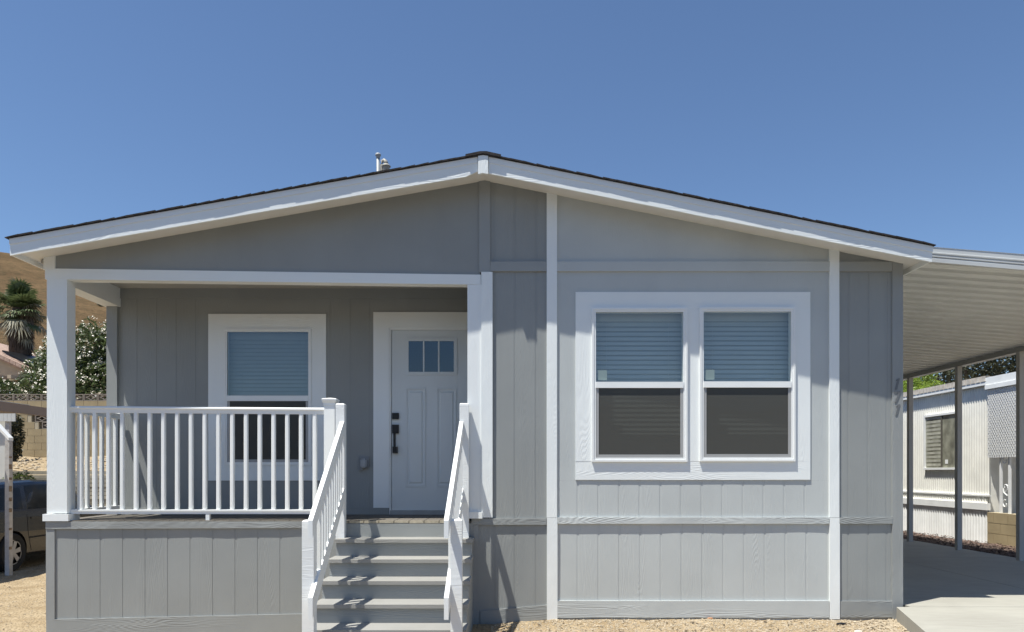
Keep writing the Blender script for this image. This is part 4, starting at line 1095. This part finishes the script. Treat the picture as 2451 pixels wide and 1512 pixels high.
# scrub on the hill
for i, (x, y, Y, s) in enumerate(((195, 726, 120, 1.5), (247, 741, 110, .9))):
    a = at(x, y, Y); z = hz(a[0], Y)
    sc = thing('hill_scrub', ('dark round scrub bush on the dry hill right of the white porch column', 'small scrub bush on the dry hill under the porch side beam')[i], 'bush', (a[0], Y, z), 'scrub bushes on the dry hill')
    leafcloud('foliage', M['darkleaf'], sc, [(a[0], Y, z+s*.6, s, s, s*.8)], 350, .3, 20+i, 1.2)
    trunks(sc, a[0], Y, z-.3, z+s*.5, .3, 2, .06)

# ------------------------------------------------------------------ PARKED CAR
def make_car():
    root = thing('parked_car', 'dark grey hatchback parked in the shade of the tan carport', 'car', (0, 0, 0))
    L2 = 2.12
    #   x, half width, bottom, belt z, roof z, roof half width
    stn = [(-2.12,.60,.42,.86,.90,.50),(-2.08,.74,.32,.92,1.00,.58),(-1.95,.80,.27,.96,1.22,.58),(-1.75,.83,.24,.97,1.36,.58),(-1.4,.845,.22,.97,1.42,.60),(-1.0,.85,.21,.96,1.45,.61),(-.5,.85,.20,.95,1.47,.62),(0,.85,.20,.94,1.465,.62),(.35,.85,.20,.93,1.43,.61),(.65,.85,.20,.925,1.31,.60),(.95,.85,.20,.92,1.12,.62),(1.2,.85,.20,.91,.965,.68),(1.5,.84,.20,.88,.90,.66),(1.8,.81,.21,.82,.83,.60),(2.0,.74,.26,.72,.74,.55),(2.12,.58,.34,.60,.62,.45)]
    def sec(s):
        x, w, zb, ze, zr, rw = s; mid = (zb+ze)*.52
        half = [(0,zb),(w*.88,zb),(w*.975,zb+.06),(w*.985,zb+.16),(w,mid+.02),(w*.985,ze-.10),(w*.95,ze),(rw+.035,zr-.065),(rw,zr-.03),(rw*.85,zr-.004),(0,zr+.01)]
        return [(x, -y, z) for y, z in half] + [(x, y, z) for y, z in half[-2:0:-1]]
    mb = MB(); secs = [sec(s) for s in stn]; k = len(secs[0])
    for q in secs: mb.v += q
    for i in range(len(secs)-1):
        for j in range(k):
            j2 = (j+1) % k; mb.f.append((i*k+j, i*k+j2, (i+1)*k+j2, (i+1)*k+j))
    mb.f.append(tuple(range(k-1, -1, -1))); mb.f.append(tuple((len(secs)-1)*k+j for j in range(k)))
    body = mb.build('body', M['carpaint'], root)
    for wx in (-1.33, 1.29):
        cm = MB()
        n = 28; cm.v = [(wx+.345*math.cos(2*math.pi*i/n), s*1.2, .31+.345*math.sin(2*math.pi*i/n)) for s in (-1, 1) for i in range(n)]
        cm.f = [tuple(range(n-1, -1, -1)), tuple(range(n, 2*n))] + [(i, (i+1) % n, n+(i+1) % n, n+i) for i in range(n)]
        c = cm.build('cutter', None); md = body.modifiers.new('b', 'BOOLEAN'); md.object = c; md.operation = 'DIFFERENCE'; md.solver = 'EXACT'
        dg = bpy.context.evaluated_depsgraph_get(); me = bpy.data.meshes.new_from_object(body.evaluated_get(dg)); body.modifiers.clear()
        body.data = me; bpy.data.objects.remove(c)
    for p in body.data.polygons: p.use_smooth = False
    def itp(x):
        for a, b in zip(stn, stn[1:]):
            if a[0] <= x <= b[0]:
                t = (x-a[0])/(b[0]-a[0]); return [lerp(u, v, t) for u, v in zip(a, b)]
        return stn[-1]
    def side(x, z, off, s=-1):      # point on the right side surface
        _, w, zb, ze, zr, rw = itp(x)
        mid = (zb+ze)*.52
        prof = [(w*.985,zb+.16),(w,mid+.02),(w*.985,ze-.10),(w*.95,ze),(rw+.035,zr-.065)]
        for (y0, z0), (y1, z1) in zip(prof, prof[1:]):
            if z <= z1 or (y1, z1) == prof[-1]:
                t = (z-z0)/(z1-z0); return (x, s*(lerp(y0, y1, t)+off), z)
    def patch(name, poly, off, mat, s, nn=6):
        # poly given as lower edge and upper edge x-ranges: (xl0,xl1,zl, xu0,xu1,zu)
        xl0, xl1, zl, xu0, xu1, zu = poly; mb = MB()
        for j in range(nn+1):
            v = j/nn
            for i in range(nn+1):
                u = i/nn; x = lerp(lerp(xl0, xl1, u), lerp(xu0, xu1, u), v)
                z0_, zuu = zl, min(zu, itp(x)[4]-.085); z = lerp(z0_, zuu, v); mb.v.append(side(x, z, off, s))
        for j in range(nn):
            for i in range(nn): a = j*(nn+1)+i; mb.f.append((a, a+1, a+nn+2, a+nn+1))
        return mb.build(name, mat, root, recalc=False)
    for s in (-1, 1):
        patch('side_window', (-.92, -.10, .985, -.80, -.16, 1.40), .004, M['carglass'], s)
        patch('side_window', (-.02, .86, .975, -.07, .46, 1.38), .004, M['carglass'], s)
        patch('side_window', (-1.55, -1.02, 1.0, -1.42, -.92, 1.34), .004, M['carglass'], s)
        for xx in (-.98, -.06, .92):
            mb = MB(); zz = [.30+.055*i for i in range(12)]
            for za, zb2 in zip(zz, zz[1:]):
                bow = (lambda z: -.0 + (.32*max(0, .62-z) if xx < -.9 else 0))
                P = [side(xx+bow(za)-.004, za, .003, s), side(xx+bow(za)+.004, za, .003, s), side(xx+bow(zb2)+.004, zb2, .003, s), side(xx+bow(zb2)-.004, zb2, .003, s)]
                mb.add(P, [(0,1,2,3)])
            mb.build('door_seam', M['dark'], root, recalc=False)
        for xx in (-.80, .10):
            a = side(xx, .84, .012, s); mb = MB().box(a[0]-.09, a[0]+.09, min(a[1], a[1]-s*.02), max(a[1], a[1]-s*.02), a[2]-.018, a[2]+.018); mb.build('door_handle', M['carpaint'], root)
        mb = MB()
        zz = [(-.95, .9)]
        for i in range(14):
            xa = -.95+i*.13; xb = xa+.13
            mb.add([side(xa, .505, .006, s), side(xb, .505, .006, s), side(xb, .53, .006, s), side(xa, .53, .006, s)], [(0,1,2,3)])
        mb.build('side_moulding', M['dark'], root, recalc=False)
    MB().add([(-2.05,-.52,.97),(-2.05,.52,.97),(-1.80,.50,1.31),(-1.80,-.50,1.31)], [(0,1,2,3)]).build('rear_window', M['carglass'], root)
    MB().add([(.64,-.56,1.325),(.64,.56,1.325),(1.14,.60,1.02),(1.14,-.60,1.02)], [(0,1,2,3)]).build('windscreen', M['carglass'], root)
    for s in (-1, 1): MB().box(-2.13, -2.0, min(s*.55, s*.74), max(s*.55, s*.74), .66, .90).build('tail_light', M['taillight'], root)
    for wx in (-1.33, 1.29):
        for s in (-1, 1):
            cy = s*.76
            mb = MB(); prof = [(.20, -.09), (.285, -.10), (.31, -.07), (.312, .07), (.285, .10), (.20, .09)]
            base = len(mb.v); n = 28
            for r_, h in prof:
                for k_ in range(n): a = 2*math.pi*k_/n; mb.v.append((wx+r_*math.cos(a), cy+h, .31+r_*math.sin(a)))
            for i in range(len(prof)-1):
                for k_ in range(n): k2 = (k_+1) % n; mb.f.append((i*n+k_, i*n+k2, (i+1)*n+k2, (i+1)*n+k_))
            w = mb.build('wheel', M['tyre'], root)
            mb = MB(); yo = cy+s*.085
            for i in range(6):
                a = 2*math.pi*i/6+.2; u = Vector((math.cos(a), 0, math.sin(a))); t = Vector((-math.sin(a), 0, math.cos(a))); c = Vector((wx, yo, .31))
                mb.add([c+u*.03-t*.03, c+u*.03+t*.03, c+u*.2+t*.042, c+u*.2-t*.042], [(0,1,2,3)])
            for k_ in range(28):
                a = 2*math.pi*k_/28; a2 = 2*math.pi*(k_+1)/28
                for r0, r1, dy in ((.185, .212, .0), (0.0, .05, .01)):
                    mb.add([(wx+r0*math.cos(a), yo+s*dy, .31+r0*math.sin(a)), (wx+r1*math.cos(a), yo+s*dy, .31+r1*math.sin(a)), (wx+r1*math.cos(a2), yo+s*dy, .31+r1*math.sin(a2)), (wx+r0*math.cos(a2), yo+s*dy, .31+r0*math.sin(a2))], [(0,1,2,3)])
            mb.build('rim', M['rim'], w, recalc=False)
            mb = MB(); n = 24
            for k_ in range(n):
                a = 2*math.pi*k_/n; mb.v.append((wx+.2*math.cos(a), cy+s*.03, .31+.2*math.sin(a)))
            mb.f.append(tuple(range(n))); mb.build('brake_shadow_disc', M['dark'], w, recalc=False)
    return root
car = make_car()
car.rotation_euler = (0, 0, math.radians(90)); car.location = (-8.88, 12.98, -1.60)

# ------------------------------------------------------------------ RIGHT BACKGROUND TREES
DT = thing('dark_tree', 'dark dense tree behind the roof of the white mobile home', 'tree', (15.5, 25, -1.4))
leafcloud('crown', M['darkleaf'], DT, [(*at(2330, 880, 24), .9, 1, 1.1), (*at(2380, 850, 24), 1.1, 1.2, 1.5), (*at(2440, 850, 24), 1.2, 1.2, 1.7), (*at(2290, 910, 24.5), .7, 1, .8), (*at(2260, 895, 25), .8, .8, .9), (*at(2220, 890, 26), .9, .8, .9), (*at(2520, 860, 24), 1.3, 1.2, 1.6)], 15000, .085, 31, 1.6, shell=.4)
trunks(DT, 15.8, 24.5, -1.5, 3.5, 1.6, 6, .16)
GT = thing('bright_green_tree', 'bright green leafy tree behind the far end of the mobile home roof', 'tree', (11.6, 21.5, -1.4))
leafcloud('crown', M['brightleaf'], GT, [(*at(2185, 945, 21.5), .42, .5, .50), (*at(2215, 955, 21), .42, .5, .42), (*at(2165, 920, 22), .4, .5, .45), (*at(2140, 960, 21), .5, .5, .5), (*at(2190, 905, 23), .6, .6, .5), (*at(2235, 930, 22), .3, .4, .3)], 5500, .06, 33, 2.0, .4)
trunks(GT, 11.9, 21.5, -1.5, 2.2, .5, 5, .06)
mb = MB()
for i in range(240):
    x = random.uniform(-.1, 3.6) if i % 3 else random.uniform(-8, -4.6); y = random.uniform(6.3, 7.0) if i % 3 else random.uniform(7.2, 11.5)
    a = random.random()*6.28; l = random.uniform(.01, .03); w_ = l*.3; z = gz(x, y)+.012; ca, sa = math.cos(a), math.sin(a)
    mb.add([(x-l*ca, y-l*sa, z), (x+w_*sa, y-w_*ca, z+.006), (x+l*ca, y+l*sa, z), (x-w_*sa, y+w_*ca, z-.002)], [(0,1,2,3)])
tag(mb.build('dry_debris', M['leaf_debris'], recalc=False), 'dark dry leaf scraps and twigs strewn on the sandy soil', 'debris', kind='stuff')
# a scrap of dark debris on the soil in front of the skirting, a rock, dry leaves
def rock(name, x, y, r, mat, lab, cat):
    bm = bmesh.new(); bmesh.ops.create_icosphere(bm, subdivisions=2, radius=1)
    for v in bm.verts:
        v.co *= 1+.25*noise.noise(v.co*1.7+Vector((x*9, 0, 0))); v.co.x *= r[0]; v.co.y *= r[1]; v.co.z *= r[2]
    me = bpy.data.meshes.new(name); bm.to_mesh(me); bm.free(); me.materials.append(mat)
    o = bpy.data.objects.new(name, me); COL.objects.link(o); o.location = (x, y, gz(x, y)+r[2]*.5); return tag(o, lab, cat)
rock('wood_scrap', PX(2013, 6.75), 6.75, (.045, .02, .014), M['black'], 'dark scrap lying on the dirt below the right white trim board', 'scrap')
rock('pale_stone', PX(2054, 6.45), 6.45, (.035, .03, .018), plain('pale', (.60,.55,.45), .9), 'pale flat stone on the dirt left of the concrete driveway edge', 'stone')
rock('orange_stone', PX(1700, 6.98), 6.98, (.03, .02, .012), plain('rusty', (.40,.20,.10), .9), 'small orange stone at the foot of the skirting under the double window', 'stone')

# ------------------------------------------------------------------ light, sky, camera
k = Vector((.31, .22, -1.0)).normalized()      # direction the sunlight travels
sun = bpy.data.lights.new('sun', 'SUN'); sun.energy = 5.0; sun.angle = math.radians(.53); sun.color = (1.0, .98, .905)
so = bpy.data.objects.new('sun', sun); COL.objects.link(so); so.rotation_euler = k.to_track_quat('-Z', 'Y').to_euler()
tosun = -k; elev = math.asin(tosun.z); az = math.atan2(tosun.x, tosun.y)
w = bpy.data.worlds.new('World'); S.world = w; w.use_nodes = True; nt = w.node_tree
bg = nt.nodes['Background']; sky = nt.nodes.new('ShaderNodeTexSky'); sky.sky_type = 'NISHITA'; sky.sun_disc = False
sky.sun_elevation = elev; sky.sun_rotation = az; sky.altitude = 400; sky.air_density = 1.0; sky.dust_density = .3; sky.ozone_density = 6.0
nt.links.new(sky.outputs[0], bg.inputs[0]); bg.inputs[1].default_value = .096
cam = bpy.data.cameras.new('camera'); co = bpy.data.objects.new('camera', cam); COL.objects.link(co)
co.location = (0, 0, 0); co.rotation_euler = (math.radians(90), 0, 0)
cam.sensor_width = 36; cam.lens = 36*1731/2451.; cam.shift_y = (HZ-756)/2451.; cam.shift_x = 0
cam.clip_start = .05; cam.clip_end = 3000
S.camera = co
S.view_settings.view_transform = 'Standard'; S.view_settings.look = 'None'; S.view_settings.exposure = .50; S.view_settings.gamma = 1
